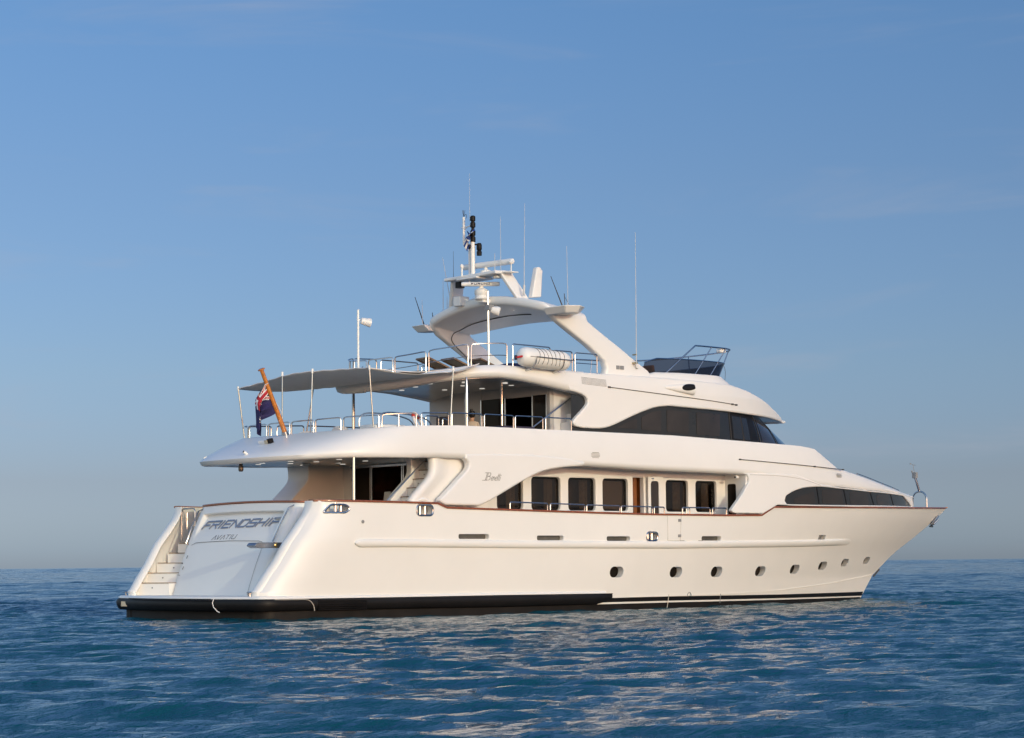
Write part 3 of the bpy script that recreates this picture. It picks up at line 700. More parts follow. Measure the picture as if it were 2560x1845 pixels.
mb = MB(); mb.slab([p+t*.42-u_*.04, p+t*.05+u_*.10, p+t*.02-u_*.06], n*.10); mb.build('floodlight_fairing', WHITE, upper, bevel=.02)
R3 = Matrix((t, u_, n)).transposed(); mb = MB(); mb.box(p+n*.06+t*-.1, (.16, .14, .15), R3); mb.build('stern_floodlight', BLACK, upper, bevel=.015)
MB().box(p+n*.06+t*-.0-u_*.075, (.13, .02, .11), R3).build('floodlight_lens', mat('lamp_glass', (.45, .40, .30), .15, var=.1), upper)
# ceiling spots
def spot(x, y, z, parent):
    MB().lathe([(0, 0), (.085, 0), (.085, -.012), (0, -.012)], (x, y, z), (0, 0, 1), 12).build('ceiling_light', LAMP, parent)
CX = [r[0][0] for r in rows[:cut_x[-1]+1]]; CZ = [r[0][2] for r in rows[:cut_x[-1]+1]]
for x, y in ((2.9, -.9), (2.9, .5), (3.6, 1.7), (3.9, -1.9), (4.2, -.4), (4.2, .9), (5.4, 1.9), (5.4, -1.2), (5.6, .4), (6.4, 1.2)):
    spot(x, y, lerp(x, CX, CZ)+.001, upper)
hang = MB(); hang.lathe([(0, 0), (.05, 0), (.055, -.06), (.075, -.1), (.075, -.2), (.05, -.24), (0, -.24)], (2.0, 0.3, 4.47), (0, 0, 1), 12); hang.build('hanging_deck_light', mat('bronze_grey', (.2, .17, .14), .4, metal=.6, var=.1), upper)

# ------------------------------------------------------------------ side wings and forward house
aft_o = [(7.12, 4.70)]+smooth([(7.12, 4.57), (7.25, 4.45), (7.22, 4.27), (6.98, 4.05), (6.36, 3.52), (6.20, 3.41), (6.17, 3.30), (6.36, 3.20)], 5)+[(7.65, 3.19)]+smooth([(7.73, 3.21), (7.97, 3.30), (8.21, 3.40), (9.4, 3.95), (10.2, 4.25), (11.03, 4.39), (11.86, 4.455)], 5)+smooth([(11.92, 4.50), (11.94, 4.58), (11.60, 4.63), (11.03, 4.69), (10.01, 4.74), (9.02, 4.745), (8.0, 4.73)], 4)
fwd_o = [(19.2, 4.37)]+smooth([(19.37, 4.33), (19.46, 4.17), (19.38, 4.0), (18.97, 3.55), (18.60, 3.20), (18.62, 3.10), (18.75, 3.06)], 5)+[(20.15, 3.06), (20.95, 3.36), (22, 3.34), (26, 3.36), (30, 3.41), (32.6, 3.445), (32.35, 3.88), (30, 3.93), (27, 3.97), (24.9, 4.02), (23.5, 4.10), (22, 4.40), (20.5, 4.40)]
fwin = rounded([(21.34, 3.50), (21.41, 3.67), (21.92, 3.86), (22.53, 3.97), (23.4, 4.02), (24.9, 3.975), (26.8, 3.92), (29.2, 3.89), (30.9, 3.86), (32.2, 3.50), (28.6, 3.455), (26.15, 3.42), (23.3, 3.39), (21.47, 3.385)], [.03, .1, .3, .3, .3, .1, .1, .1, .12, .04, .1, .1, .1, .08])
for s in (-1, 1):
    wing = panel('side_wing', aft_o, [], .26, .06, lambda x, z: bs(x)+.03, WHITE, yacht, s)
    if s < 0:
        # builder's script on the wing: slanted serif capital followed by joined small letters
        def SC(u, v, d): x = 8.10+u; z = 4.04+v; return (x, -(bs(x)+.03+.003+d), z)
        mb = MB(); sl_ = .42
        def st_(pts, w=.013): strokes(mb, [[(a+sl_*b, b) for a, b in pts]], w, SC, .006)
        st_([(-.30, -.10), (-.21, -.10), (-.19, -.08), (-.19, .10), (-.22, .125), (-.28, .12)]); st_([(-.15, -.10), (-.15, .125), (-.2, .125)]); st_([(-.15, .125), (-.06, .12), (-.04, .08), (-.06, .03), (-.14, .02)]); st_([(-.14, .02), (-.04, .01), (-.02, -.04), (-.05, -.09), (-.24, -.10)])
        x0 = .03
        st_([(x0, -.05), (x0+.05, -.03), (x0+.05, .0), (x0+.02, .015), (x0, -.02), (x0, -.08), (x0+.02, -.1), (x0+.06, -.08)], .010)
        x0 = .10; st_([(x0, .01), (x0, -.10)], .010); st_([(x0, -.02), (x0+.03, .01), (x0+.055, .0), (x0+.055, -.10)], .010)
        x0 = .19; st_([(x0, -.05), (x0+.05, -.03), (x0+.05, .0), (x0+.02, .015), (x0, -.02), (x0, -.08), (x0+.02, -.1), (x0+.06, -.08)], .010)
        for x0 in (.27, .32): st_([(x0, .10), (x0, -.10)], .012)
        st_([(.24, .035), (.36, .045)], .009); st_([(.37, .01), (.37, -.10)], .010); st_([(.37, .05), (.38, .065)], .012)
        mb.build('builder_lettering', LETTERG, wing)
    fwdp = panel('forward_house', fwd_o, [fwin], .16, .035, lambda x, z: bs(x)+.02, WHITE, yacht, s, step=.35)
    gx = [(x, z) for x, z in rounded([(21.2, 3.34), (21.2, 3.72), (22.2, 4.06), (23.4, 4.08), (25, 4.04), (30.9, 3.93), (32.6, 3.6), (32.4, 3.44), (26, 3.38)], .05)]
    panel('forward_window', gx, [], .012, .002, lambda x, z: bs(x)-.035, FRAMEG, fwdp, s, step=.35)
    if s < 0:
        for a, b in (((23.31, 4.02), (23.46, 3.37)), ((25.13, 3.99), (25.36, 3.40)), ((27.26, 3.95), (27.62, 3.43)), ((29.3, 3.93), (29.7, 3.45))):
            strip(MB(), [a, b], .035, lambda x, z: bs(x)-.035, .012).build('window_mullion', BLACK, fwdp)
        for a, b, c, d in ((21.9, 23.1, 3.42, 3.86), (23.65, 25.0, 3.44, 3.93), (25.6, 27.05, 3.45, 3.90), (27.9, 29.1, 3.48, 3.87)):
            k = .35 if a < 22 else .02
            panel('window_pane', rounded([(a+.04, c), (b+.14, c), (b, d), (a+k, d-k*.55), (a, c+.15)], .05), [], .01, .002, lambda x, z: bs(x)-.029, PANE, fwdp, s, step=.35)
        mb = MB(); strip(mb, smooth([(19.5, 4.335), (21, 4.33), (22.4, 4.24), (23.5, 4.06)], 6), .012, lambda x, z: bs(x)+.02, .004); mb.build('house_seam', SEAML, fwdp)
# rounded nose of the forward house
xs_ = [32.2, 32.6, 32.85, 33.0, 33.06]
MB().grid([[(x, y*bs(x), z) for y in (-1, -.5, 0, .5, 1)] for x, z in ((32.58, 3.44), (32.5, 3.6), (32.36, 3.9))]).build('house_nose', WHITE, yacht)
# ------------------------------------------------------------------ main deck house (walk-round side decks)
WY = 2.72
WIN = [(9.25, 10.31), (10.66, 11.88), (12.21, 13.39), (13.70, 14.83), (16.56, 17.61), (17.96, 18.97)]
holes = [rounded([(a, 3.12), (b, 3.12), (b, 4.14), (a, 4.14)], .14) for a, b in WIN]
door_hole = [(15.05, 2.2), (15.54, 2.2), (15.54, 4.20), (15.05, 4.20)]
for s in (-1, 1):
    h = holes+([door_hole] if s < 0 else [])
    house = panel('main_deck_house', [(7.6, 2.1), (19.4, 2.1), (19.4, 4.62), (7.6, 4.62)], h, .20, .03, lambda x, z: WY, WHITE, yacht, s, step=1.2)
    if s < 0: HOUSE = house
for k, (a, b) in enumerate(WIN):
    mb = MB(); mb.slab([(x, -WY+.13, z) for x, z in ((a-.05, 3.06), (b+.05, 3.06), (b+.05, 4.2), (a-.05, 4.2))], (0, .012, 0))
    w = mb.build('window', WGLASS, HOUSE)
    fr = MB(); hh = rounded([(a+.02, 3.14), (b-.02, 3.14), (b-.02, 4.12), (a+.02, 4.12)], .13); fr.tube([(x, -WY+.125, z) for x, z in hh+[hh[0]]], .03, 6, cap=False); fr.build('window_gasket', BLACK, w)
    cx0 = b-.42; rows_ = []
    if k != 3:
        for i in range(25):
            u = i/24; x = cx0+.36*u; rows_.append([(x, -WY+.32+.035*math.sin(u*28), z) for z in (2.9, 3.6, 4.3)])
        MB().grid(rows_).build('curtain', CURT, w)
    else:
        MB().slab([(a-.1, -WY+.26, 3.0), (b+.1, -WY+.26, 3.0), (b+.1, -WY+.26, 4.3), (a-.1, -WY+.26, 4.3)], (0, .01, 0)).build('window_blind', mat('brown_blind', (.34, .29, .25), .9, var=.05), w)
mb = MB(); mb.slab([(8.9, -WY+.75, 2.2), (19.3, -WY+.75, 2.2), (19.3, -WY+.75, 4.6), (8.9, -WY+.75, 4.6)], (0, .05, 0)); mb.build('cabin_lining', mat('cabin_lining_brown', (.15, .125, .105), .6, var=.3, vscale=1.5), HOUSE)
mb = MB(); mb.box((15.0, -WY+.45, 3.2), (.06, .7, 2.1)); mb.box((15.6, -WY+.45, 3.2), (.06, .7, 2.1)); mb.box((15.3, -WY+.62, 3.2), (.6, .05, 2.1)); mb.box((15.38, -WY+.30, 3.2), (.16, .1, 2.1)); mb.build('lobby_panelling', WOODIN, HOUSE)
leaf_o = rounded([(15.60, 2.25), (16.28, 2.25), (16.28, 4.26), (15.60, 4.22)], .03)
leaf = panel('side_door', leaf_o, [rounded([(15.72, 2.9), (16.09, 2.9), (16.09, 4.09), (15.72, 4.09)], .12)], .05, .012, lambda x, z: WY+.14, WHITE, HOUSE, -1, step=1.5)
MB().slab([(15.66, -WY-.11, 2.8), (16.14, -WY-.11, 2.8), (16.14, -WY-.11, 4.14), (15.66, -WY-.11, 4.14)], (0, .01, 0)).build('door_window', PANE, leaf)
mb = MB(); mb.tube([(16.20, -WY-.14, 3.25), (16.20, -WY-.20, 3.25), (16.12, -WY-.20, 3.25)], .013, 6); mb.box((15.8, -WY-.145, 4.17), (.1, .02, .03)); mb.build('door_handle', CHROME, leaf)
mb = MB(); mb.slab([(19.36, -3.1, 2.15), (19.36, -2.7, 2.15), (19.36, -2.7, 4.36), (19.36, -3.68, 4.36), (19.36, -3.5, 2.95)], (.08, 0, 0)); bh = mb.build('side_deck_bulkhead', WHITE, yacht)
MB().slab([(19.345, y, z) for y, z in rounded([(-3.22, 3.0), (-2.86, 3.0), (-2.86, 4.05), (-3.22, 4.05)], .08)], (.012, 0, 0)).build('bulkhead_window', DGLASS, bh)
mb = MB(); mb.tube([(19.15, -3.45, 4.36), (19.15, -3.45, 4.27)], .02); mb.tube([(19.22, -3.45, 4.26), (19.02, -3.5, 4.25)], .045, 10); mb.build('side_deck_camera', FIBRE, upper)
MB().lathe([(0, 0), (.032, 0), (.032, .012), (0, .012)], (19.02, -3.5, 4.25), (-1, -.25, 0), 10).build('camera_lens', BLACK, upper)
# side deck hoops
HX = [(8.84, 10.36), (10.47, 11.91), (11.99, 13.42), (13.48, 14.87), (14.95, 15.42), (16.27, 16.62), (16.46, 17.62), (17.74, 18.45)]
for a, b in HX:
    y = lambda x: -hb(x, 3)+.10
    mb = MB(); mb.tube(hoop((a, y(a), sheer(a)), (b, y(b), sheer(b)), .235, .021, .06), .021); mb.build('side_deck_rail', CHROME, yacht)

# ------------------------------------------------------------------ aft main deck
AFT = 7.35
sal = MB(); sal.box((AFT+.1, 2.35, 3.4), (.14, .9, 2.5)); sal.box((AFT+.1, -2.2, 3.4), (.14, .5, 2.5)); sal.box((AFT+.1, -.025, 4.58), (.14, 3.84, .12))
saloon = sal.build('saloon_bulkhead', WHITE, yacht)
for y0, y1, M in ((1.93, 1.05, DGLASS), (-.55, -1.98, DGLASS)):
    mb = MB(); mb.slab([(AFT+.02, y0, 2.2), (AFT+.02, y1, 2.2), (AFT+.02, y1, 4.53), (AFT+.02, y0, 4.53)], (.02, 0, 0)); mb.build('sliding_door', M, saloon)
mb = MB()
for y in (1.93, 1.03, .96, -.52, -.60, -1.98): mb.box((AFT, y, 3.36), (.05, .045, 2.34))
mb.box((AFT-.02, 0, 4.52), (.05, 4.0, .06)); mb.build('door_frame', CHROME, saloon)
mb = MB()
mb.grid([[(AFT+.2, 2.0, 2.2), (AFT+.2, 2.0, 4.5)], [(AFT+3, 2.0, 2.2), (AFT+3, 2.0, 4.5)], [(AFT+3, -2.0, 2.2), (AFT+3, -2.0, 4.5)], [(AFT+.2, -2.0, 2.2), (AFT+.2, -2.0, 4.5)]])
mb.grid([[(AFT+.2, 2, 4.5), (AFT+3, 2, 4.5)], [(AFT+.2, -2, 4.5), (AFT+3, -2, 4.5)]]); mb.grid([[(AFT+.2, 2, 2.2), (AFT+3, 2, 2.2)], [(AFT+.2, -2, 2.2), (AFT+3, -2, 2.2)]])
mb.build('saloon_lining', mat('saloon_wood', (.13, .050, .022), .35, coat=.3, var=.4, vscale=3), saloon)
mb = MB(); mb.tube([(AFT-.06, -.46, 3.0), (AFT-.06, -.46, 3.65)], .015); mb.tube([(AFT-.06, .9, 3.0), (AFT-.06, .9, 3.65)], .015); mb.build('door_pull', CHROME, saloon)
MB().tube([(3.35, -3.30, 2.15), (3.35, -3.30, 4.60)], .045, 12).build('deck_pillar', CHROME, yacht)
# S-curved side walls and the flight of steps to the upper deck
S_prof = smooth([(5.05, 2.15), (5.2, 3.2), (5.32, 3.45), (5.75, 3.85), (5.98, 4.10), (6.02, 4.35), (5.98, 4.66)], 5)
def swall(y, t, dx, s, name):
    poly = [(x+dx, s*y, z) for x, z in S_prof]+[(7.5+dx, s*y, 4.66), (7.5+dx, s*y, 2.15)]
    mb_ = MB(); mb_.slab(poly, (0, s*t, 0)); return mb_.build(name, WHITE, yacht, ang=45, bevel=.03)
swall(2.45, 1.10, .0, 1, 'stair_side')
swall(2.35, .25, .0, -1, 'stair_side')
rows_ = [[(x+.55, -3.28, z), (x+.06, -3.28, z), (x+.0, -3.34, z), (x-.01, -3.42, z), (x+.03, -3.52, z), (x+.14, -3.56, z), (x+.32, -3.53, z), (x+.6, -3.42, z), (x+.85, -3.38, z), (7.6, -3.37, z), (8.3, -3.36, z)] for x, z in S_prof]
MB().grid(rows_).build('stair_side', WHITE, yacht, ang=70)
mb = MB(); fl = [(4.72+.225*k, 2.40+.262*k) for k in range(9)]; pr = [(fl[0][0], 2.1)]
for k, (x, z) in enumerate(fl): pr += [(x, z), (fl[k+1][0] if k < 8 else x+.6, z)]
pr.append((fl[-1][0]+.6, 2.1)); mb.slab([(x, -2.61, z) for x, z in pr], (0, -.66, 0)); flight = mb.build('upper_stairs', WHITE, yacht)
for x, z in fl:
    MB().box((x+.08, -2.94, z+.008), (.22, .64, .022)).build('tread', LTEAK, flight)
    MB().lathe([(0, 0), (.02, 0), (.02, .012), (0, .012)], (x, -2.85, z-.12), (-1, 0, 0), 8).build('step_light', GREY, flight)
mb = MB(); a = Vector((4.7, -3.12, 3.35)); b = Vector((6.1, -3.12, 4.52))
mb.tube([(4.62, -3.12, 2.9), (4.63, -3.12, 3.28), a, b, b+Vector((.08, .08, .1))], .02); mb.build('stair_handrail', CHROME, yacht)
mb = MB()
for a, b in (((6.85, 2.4), (6.85, 4.42)), ((6.85, 4.42), (7.6, 4.42)), ((7.6, 2.4), (7.6, 4.42))): strip(mb, [a, b], .014, lambda x, z: 3.365, .004)
mb.build('locker_seam', SEAM, HOUSE)
mb = MB(); mb.box((6.98, -3.366, 4.32), (.06, .01, .06)); mb.build('locker_label', SEAM, HOUSE)
mb = MB(); mb.tube([(5.35+.33*(1-math.cos(t)), -3.5, 3.16+.20*math.sin(t)) for t in [k*math.pi/12 for k in range(13)]], .055, 10); mb.slab([(5.35+.33*(1-math.cos(t)), -3.55, 3.10+.20*math.sin(t)) for t in [k*math.pi/12 for k in range(13)]], (0, .12, 0)); mb.build('capstan_hood', WHITE, yacht)
mb = MB(); mb.tube([(4.6, .6, 4.62), (4.6, .6, 4.56)], .03); mb.tube([(4.66, .58, 4.53), (4.46, .62, 4.50)], .045, 10); mb.build('deck_camera', FIBRE, upper)
# dining chair and cushion inside the open saloon door
ch = empty('dining_chair', (7.0, .15, 2.17), 'white high-backed chair just inside the dark saloon doorway', 'chair')
def rotbox(c, d): return MB().box(c, d)
MB().box((7.0, .15, 2.64), (.46, .46, .08)).build('seat', FWHT, ch, bevel=.02)
mb = MB(); mb.slab([(7.2, .15-.22, 2.66), (7.2, .15+.22, 2.66), (7.3, .15+.15, 3.72), (7.3, .15-.15, 3.72)], (.05, 0, 0)); mb.build('backrest', FWHT, ch, bevel=.015)
for a in (-.19, .19):
    for b in (-.19, .19): MB().tube([(7.0+a, .15+b, 2.17), (7.0+a, .15+b, 2.62)], .02).build('leg', LTEAK, ch)
mb = MB(); mb.lathe([(0, 0), (.12, .03), (.15, .15), (.13, .33), (.06, .40), (0, .41)], (6.70, .28, 3.02), (0, 0, 1), 16)
tag(mb.build('lantern', ORANGE), 'orange lantern standing in the saloon doorway beside the white chair', 'lantern')
tb = empty('side_table', (6.7, .28, 2.17), 'small round dark table under the orange lantern on the aft deck', 'table')
MB().lathe([(0, 0), (.30, 0), (.30, .03), (0, .03)], (6.7, .28, 2.985), (0, 0, 1), 20).build('table_top', LTEAK, tb)
MB().lathe([(.18, 0), (.18, .02), (.03, .05), (.03, .8), (.08, .815), (0, .815)], (6.7, .28, 2.17), (0, 0, 1), 16).build('pedestal', CHROME, tb)

# ------------------------------------------------------------------ upper deck aft: rails, pillars, stairs, furniture
def top_pt(g): a = abs(g); return Vector((5.5-2.0*(1-a**5)**.5, 3.58*g, 0))
def rail_at(p0, p1, parent=upper, h=.375, mid=False, name='guard_rail', r=.020, cr=.07):
    mb_ = MB(); mb_.tube(hoop(p0, p1, h, r, cr), r)
    if mid:
        a, b = Vector(p0)+Vector((0, 0, h*.45)), Vector(p1)+Vector((0, 0, h*.45)); mb_.tube([a, b], r*.7)
    return mb_.build(name, CHROME, parent)
# round the stern
arc = [top_pt(g) for g in np.linspace(-.9995, .9995, 401)]
cum = [0]
for a, b in zip(arc[:-1], arc[1:]): cum.append(cum[-1]+(b-a).length)
def arc_at(s_):
    i = min(max(int(np.searchsorted(cum, s_)), 1), 400); u = (s_-cum[i-1])/(cum[i]-cum[i-1]); p = arc[i-1].lerp(arc[i], u); p.z = band_zt(p.x)-.01
    return p+Vector((.06, 0, 0))
Ltot = cum[-1]; nseg = 8; seg = Ltot/nseg
for k in range(nseg):
    a, b = k*seg+.05, (k+1)*seg-.05
    P = [arc_at(a+(b-a)*i/10) for i in range(11)]; up_ = Vector((0, 0, .375))
    mb = MB(); pts = [P[0]]+[P[0]+Vector((0, 0, .30)), P[0]+(P[1]-P[0])*.15+up_*.95]+[p+up_ for p in P[1:-1]]+[P[-1]+(P[-2]-P[-1])*.15+up_*.95, P[-1]+Vector((0, 0, .30)), P[-1]]
    mb.tube(pts, .020); mb.build('guard_rail', CHROME, upper)
sidex = [(5.62, 6.65), (6.77, 7.94), (8.03, 9.19), (9.26, 10.39), (10.5, 11.58)]
for s in (-1, 1):
    for a, b in sidex: rail_at((a, s*(bs(a)-.17), band_zt(a)-.005), (b, s*(bs(b)-.17), band_zt(b)-.005))
# inner stair-well rails
for pts in ([(4.62, -2.0, 5.15), (4.62, -2.0, 5.83), (5.5, -2.05, 5.90), (6.35, -2.1, 5.76), (6.6, -2.1, 5.4)], [(4.62, -2.9, 5.15), (4.62, -2.9, 5.80), (5.5, -2.9, 5.86), (6.4, -2.9, 5.70), (6.6, -2.9, 5.3)]):
    mb = MB(); mb.tube(smooth(pts, 5), .022); mb.tube([(5.3, pts[0][1], 4.75), (5.3, pts[0][1], 5.88)], .02); mb.build('stairwell_rail', CHROME, upper)
rail_at((6.9, -2.2, 5.1), (7.4, -2.2, 5.1), h=.80); rail_at((7.55, -2.2, 5.1), (7.9, -2.2, 5.0), h=.75)
# pillars holding the hardtop
MB().tube([(7.65, -3.2, 4.72), (7.65, -3.2, 6.3), (7.65, -3.2, 6.9), (7.65, -3.2, 7.02)], [.055, .055, .05, .02], 14).build('hardtop_pillar', CHROME, upper)
MB().tube([(8.36, 3.2, 4.72), (8.36, 3.2, 6.3), (8.36, 3.2, 6.95), (8.36, 3.2, 7.0)], [.055, .055, .05, .03], 14).build('hardtop_pillar', CHROME, upper)
MB().tube([(11.0, -1.0, 4.72), (11.0, -1.0, 7.0)], .035, 10).build('hardtop_pillar', CHROME, upper)
# sky lounge bulkhead
UA = 11.5
mb = MB(); mb.box((UA+.1, 1.9, 5.9), (.14, 2.6, 2.4)); mb.box((UA+.1, -2.6, 5.9), (.14, .1, 2.4)); mb.box((UA+.1, -.98, 6.88), (.14, 3.12, .35)); lounge = mb.build('sky_lounge_bulkhead', mat('lounge_wall_grey', (.44, .43, .42), .4, var=.03), yacht)
for y0, y1 in ((.55, -.62), (-1.9, -2.55)):
    mb = MB(); mb.slab([(UA, y0, 4.8), (UA, y1, 4.8), (UA, y1, 6.72), (UA, y0, 6.72)], (.02, 0, 0)); mb.build('sliding_door', DGLASS, lounge)
mb = MB()
for y in (.55, -.62, -1.9, -2.55): mb.box((UA-.01, y, 5.75), (.05, .05, 1.95))
mb.build('door_frame', CHROME, lounge)
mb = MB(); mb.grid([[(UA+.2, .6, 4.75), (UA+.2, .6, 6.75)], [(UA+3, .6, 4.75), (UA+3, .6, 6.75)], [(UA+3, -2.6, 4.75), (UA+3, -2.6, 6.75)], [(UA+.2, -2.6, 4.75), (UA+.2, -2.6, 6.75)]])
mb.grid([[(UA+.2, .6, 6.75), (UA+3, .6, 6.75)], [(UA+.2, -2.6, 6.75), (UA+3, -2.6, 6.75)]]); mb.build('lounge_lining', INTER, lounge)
# steps to the sun deck behind the wing, with handrail
mb = MB(); mb.slab([(11.68, -2.62, 4.7), (13.2, -2.62, 4.7), (13.2, -2.62, 7.0), (11.68, -2.62, 7.0)], (0, -.03, 0)); mb.slab([(12.9, -2.66, 4.7), (12.9, -3.16, 4.7), (12.9, -3.16, 7.0), (12.9, -2.66, 7.0)], (.1, 0, 0)); mb.build('stairwell_wall', OFFW, upper)
mb = MB(); mb.slab([(x, -2.67, z) for x, z in ((11.2, 4.72), (11.2, 5.0), (11.45, 5.0), (11.45, 5.28), (11.7, 5.28), (11.7, 5.56), (11.95, 5.56), (11.95, 5.84), (12.2, 5.84), (12.2, 6.12), (12.45, 6.12), (12.45, 6.4), (12.85, 6.4), (12.85, 4.72))], (0, -.48, 0)); mb.build('sundeck_stairs', OFFW, upper)
mb = MB(); mb.tube([(10.45, -2.9, 5.45), (10.6, -2.9, 5.66), (12.2, -2.9, 6.62), (12.4, -2.9, 6.72)], .024); mb.tube([(12.0, -2.9, 6.5), (12.1, -2.75, 6.45)], .02); mb.build('sundeck_stair_rail', CHROME, upper)

# ------------------------------------------------------------------ hardtop over the aft upper deck
def ht_zb(x): return lerp(x, [6.3, 7, 7.46, 8.2, 8.83, 9.8, 11, 12.14, 12.6], [6.72, 6.90, 6.97, 7.05, 7.07, 7.02, 6.89, 6.74, 6.66])
def ht_zt(x): return lerp(x, [6.6, 7.2, 8.0, 9, 13], [7.02, 7.24, 7.40, 7.46, 7.42])
HT = []
for k in range(20):
    th = math.pi/2*k/20; gq = math.sin(th)**.8
    HT.append(((9.3-3.0*(1-gq**2.5)**.5, -3.33*gq), (9.4-2.55*(1-gq**3)**.5, -3.18*gq)))
for x in np.linspace(9.35, 12.5, 14): HT.append(((x, -3.33), (x+.0, -3.17)))
hrows = band_rows(HT, ht_zb, ht_zt, 7.30, inw=.40, rb=.17)
mir = [[(x, -y, z) for x, y, z in r] for r in hrows]
hard = MB().grid(list(reversed(mir))[:-1]+hrows).build('sun_deck', WHITE, yacht, ang=60)
g_ = []
for r in hrows:
    x, y, z = r[0]; zc = lerp(x, [6.3, 8, 12.6], [6.80, 6.98, 7.02])
    g_.append([(x, y*f_, zc+(z-zc)*abs(f_)**6) for f_ in [k/10 for k in range(-10, 11)]])
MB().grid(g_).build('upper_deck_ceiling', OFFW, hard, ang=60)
MB().grid(cross(hrows, -1, 0, 7.30)).build('sun_deck_planking', DECK, hard)
mb = MB(); rl = [Vector(r[1])+Vector((0, -.0, -.012)) for r in hrows if r[0][0] > 6.9]; mb.tube(rl, .012, 6); mb.build('drip_trim', CHROME, hard)
HZX = [r[0][0] for r in hrows]
for x, y in ((7.9, -1.2), (7.6, .8), (8.4, .1), (8.6, -2.0), (8.9, 1.4), (9.4, -1.0), (9.9, -2.4), (10.0, .6), (10.6, -1.9), (10.7, -.4)):
    zc = lerp(x, [6.3, 8, 12.6], [6.80, 6.98, 7.02]); MB().lathe([(0, 0), (.085, 0), (.085, -.014), (0, -.014)], (x, y, zc+.001), (0, 0, 1), 12).build('ceiling_light', LAMP, hard)
MB().slab([(8.6, -3.0+.9, 6.985), (9.1, -3.0+.9, 6.985), (9.1, -1.7, 6.985), (8.6, -1.7, 6.985)], (0, 0, -.01)).build('ceiling_hatch', OFFW, hard)

# big upper side panels: wheelhouse brow and the curved wing
def bvx(x, z):
    base = bv(x); k = max(0, z-6.9)/.55
    return max(base-.05-.10*min(k, 1.2)**1.5*(1 if x < 19 else 1+(x-19)*.5), .21)
up_o = [(11.6, 7.40), (11.6, 7.06)]+smooth([(11.75, 6.80), (12.14, 6.74), (12.44, 6.63), (12.51, 6.47), (12.40, 6.31), (11.95, 5.93), (11.88, 5.80), (12.0, 5.70), (12.32, 5.655)], 5)+smooth([(12.7, 5.655), (13.17, 5.68), (13.66, 5.80), (14.66, 6.17), (15.5, 6.42), (16.18, 6.50)], 6)+[(17.5, 6.475), (18.9, 6.45), (20.4, 6.42), (22.2, 6.41), (23.5, 6.40), (24.6, 6.41), (25.35, 6.43), (25.45, 6.48), (25.35, 6.54), (24.6, 6.57), (23.85, 6.61), (22.8, 6.75), (21.6, 7.02), (20.6, 7.22), (19.5, 7.36), (17, 7.40), (15.6, 7.41)]
for s in (-1, 1):
    brow = panel('wheelhouse_brow', up_o, [], .20, .055, bvx, WHITE, yacht, s, step=.3)
    if s < 0: BROW = brow
louvre(12.27, 13.34, 7.02, 7.26, 7, bvx, BROW, skew=-.045)
mb = MB(); strip(mb, [(13.44, 6.98), (16.5, 6.83), (19.38, 6.70), (19.65, 6.69)], .024, bvx, .014)
for x, z in ((13.44, 6.98), (19.38, 6.70), (19.62, 6.69)): mb.box((x, -bvx(x, z)-.012, z), (.10, .04, .05))
mb.build('grab_line', SEAM, BROW)
# intake scoop
rows_ = []
for i in range(9):
    u = i/8; x = 15.95+1.3*u; h_ = .03+.16*u**.7; d_ = .02+.17*u**.8; zc = 7.10-.02*u
    rows_.append([(x, -bvx(x, zc)+.01-d_*math.cos(t)**.6 if abs(math.cos(t)) > 1e-6 else -bvx(x, zc)+.01, zc+h_*math.sin(t)) for t in [(-math.pi/2+math.pi*k/12) for k in range(13)]])
scoop = MB().grid(rows_).build('intake_scoop', WHITE, BROW, ang=60)
rows_ = rows_+[[(x+.02, y+(.07 if abs(k-6) < 6 else 0), z) for k, (x, y, z) in enumerate(rows_[-1])]]
bpy.data.objects.remove(scoop); scoop = MB().grid(rows_).build('intake_scoop', WHITE, BROW, ang=60)
oc = [(16.98+.30*math.cos(t)+.10*math.sin(t), 7.135+.115*math.sin(t)) for t in [2*math.pi*k/24 for k in range(24)]]
def scoop_y(x, z):
    u = min(max((x-15.95)/1.3, 0), 1); h_ = .03+.16*u**.7; d_ = .02+.17*u**.8; zc = 7.10-.02*u; q = min(abs(z-zc)/h_, 1)
    return bvx(x, zc)-.01+d_*math.sqrt(max(1-q*q, 0))**.6
panel('intake_opening', [(min(x, 17.23), z) for x, z in oc], [], .02, .004, lambda x, z: scoop_y(x, z)+.008, BLACK, scoop, -1, step=.12)
# roof between the two brows
g_ = []
for x in list(np.linspace(12.4, 24.9, 46)):
    zt = lerp(x, [12.4, 15.5, 17, 19.5, 20.6, 21.6, 22.8, 23.85, 24.6, 25.2], [7.37, 7.38, 7.38, 7.34, 7.20, 7.0, 6.73, 6.59, 6.55, 6.52]); b_ = max(bvx(x, zt)-.03, .05)
    fl = 7.30 if x < 15.2 else None
    g_.append([(x, b_*f_, zt+(.06*(1-f_*f_) if x > 15.3 else 0)) for f_ in [k/8 for k in range(-8, 9)]])
MB().grid(g_).build('wheelhouse_roof', WHITE, yacht, ang=60)
MB().grid([[(x, (bvx(x, 6.45)-.05)*f_, lerp(x, [18, 22, 25.4], [6.46, 6.44, 6.465])) for f_ in (-1, -.5, 0, .5, 1)] for x in np.linspace(16.5, 25.35, 24)]).build('brow_soffit', OFFW, BROW)
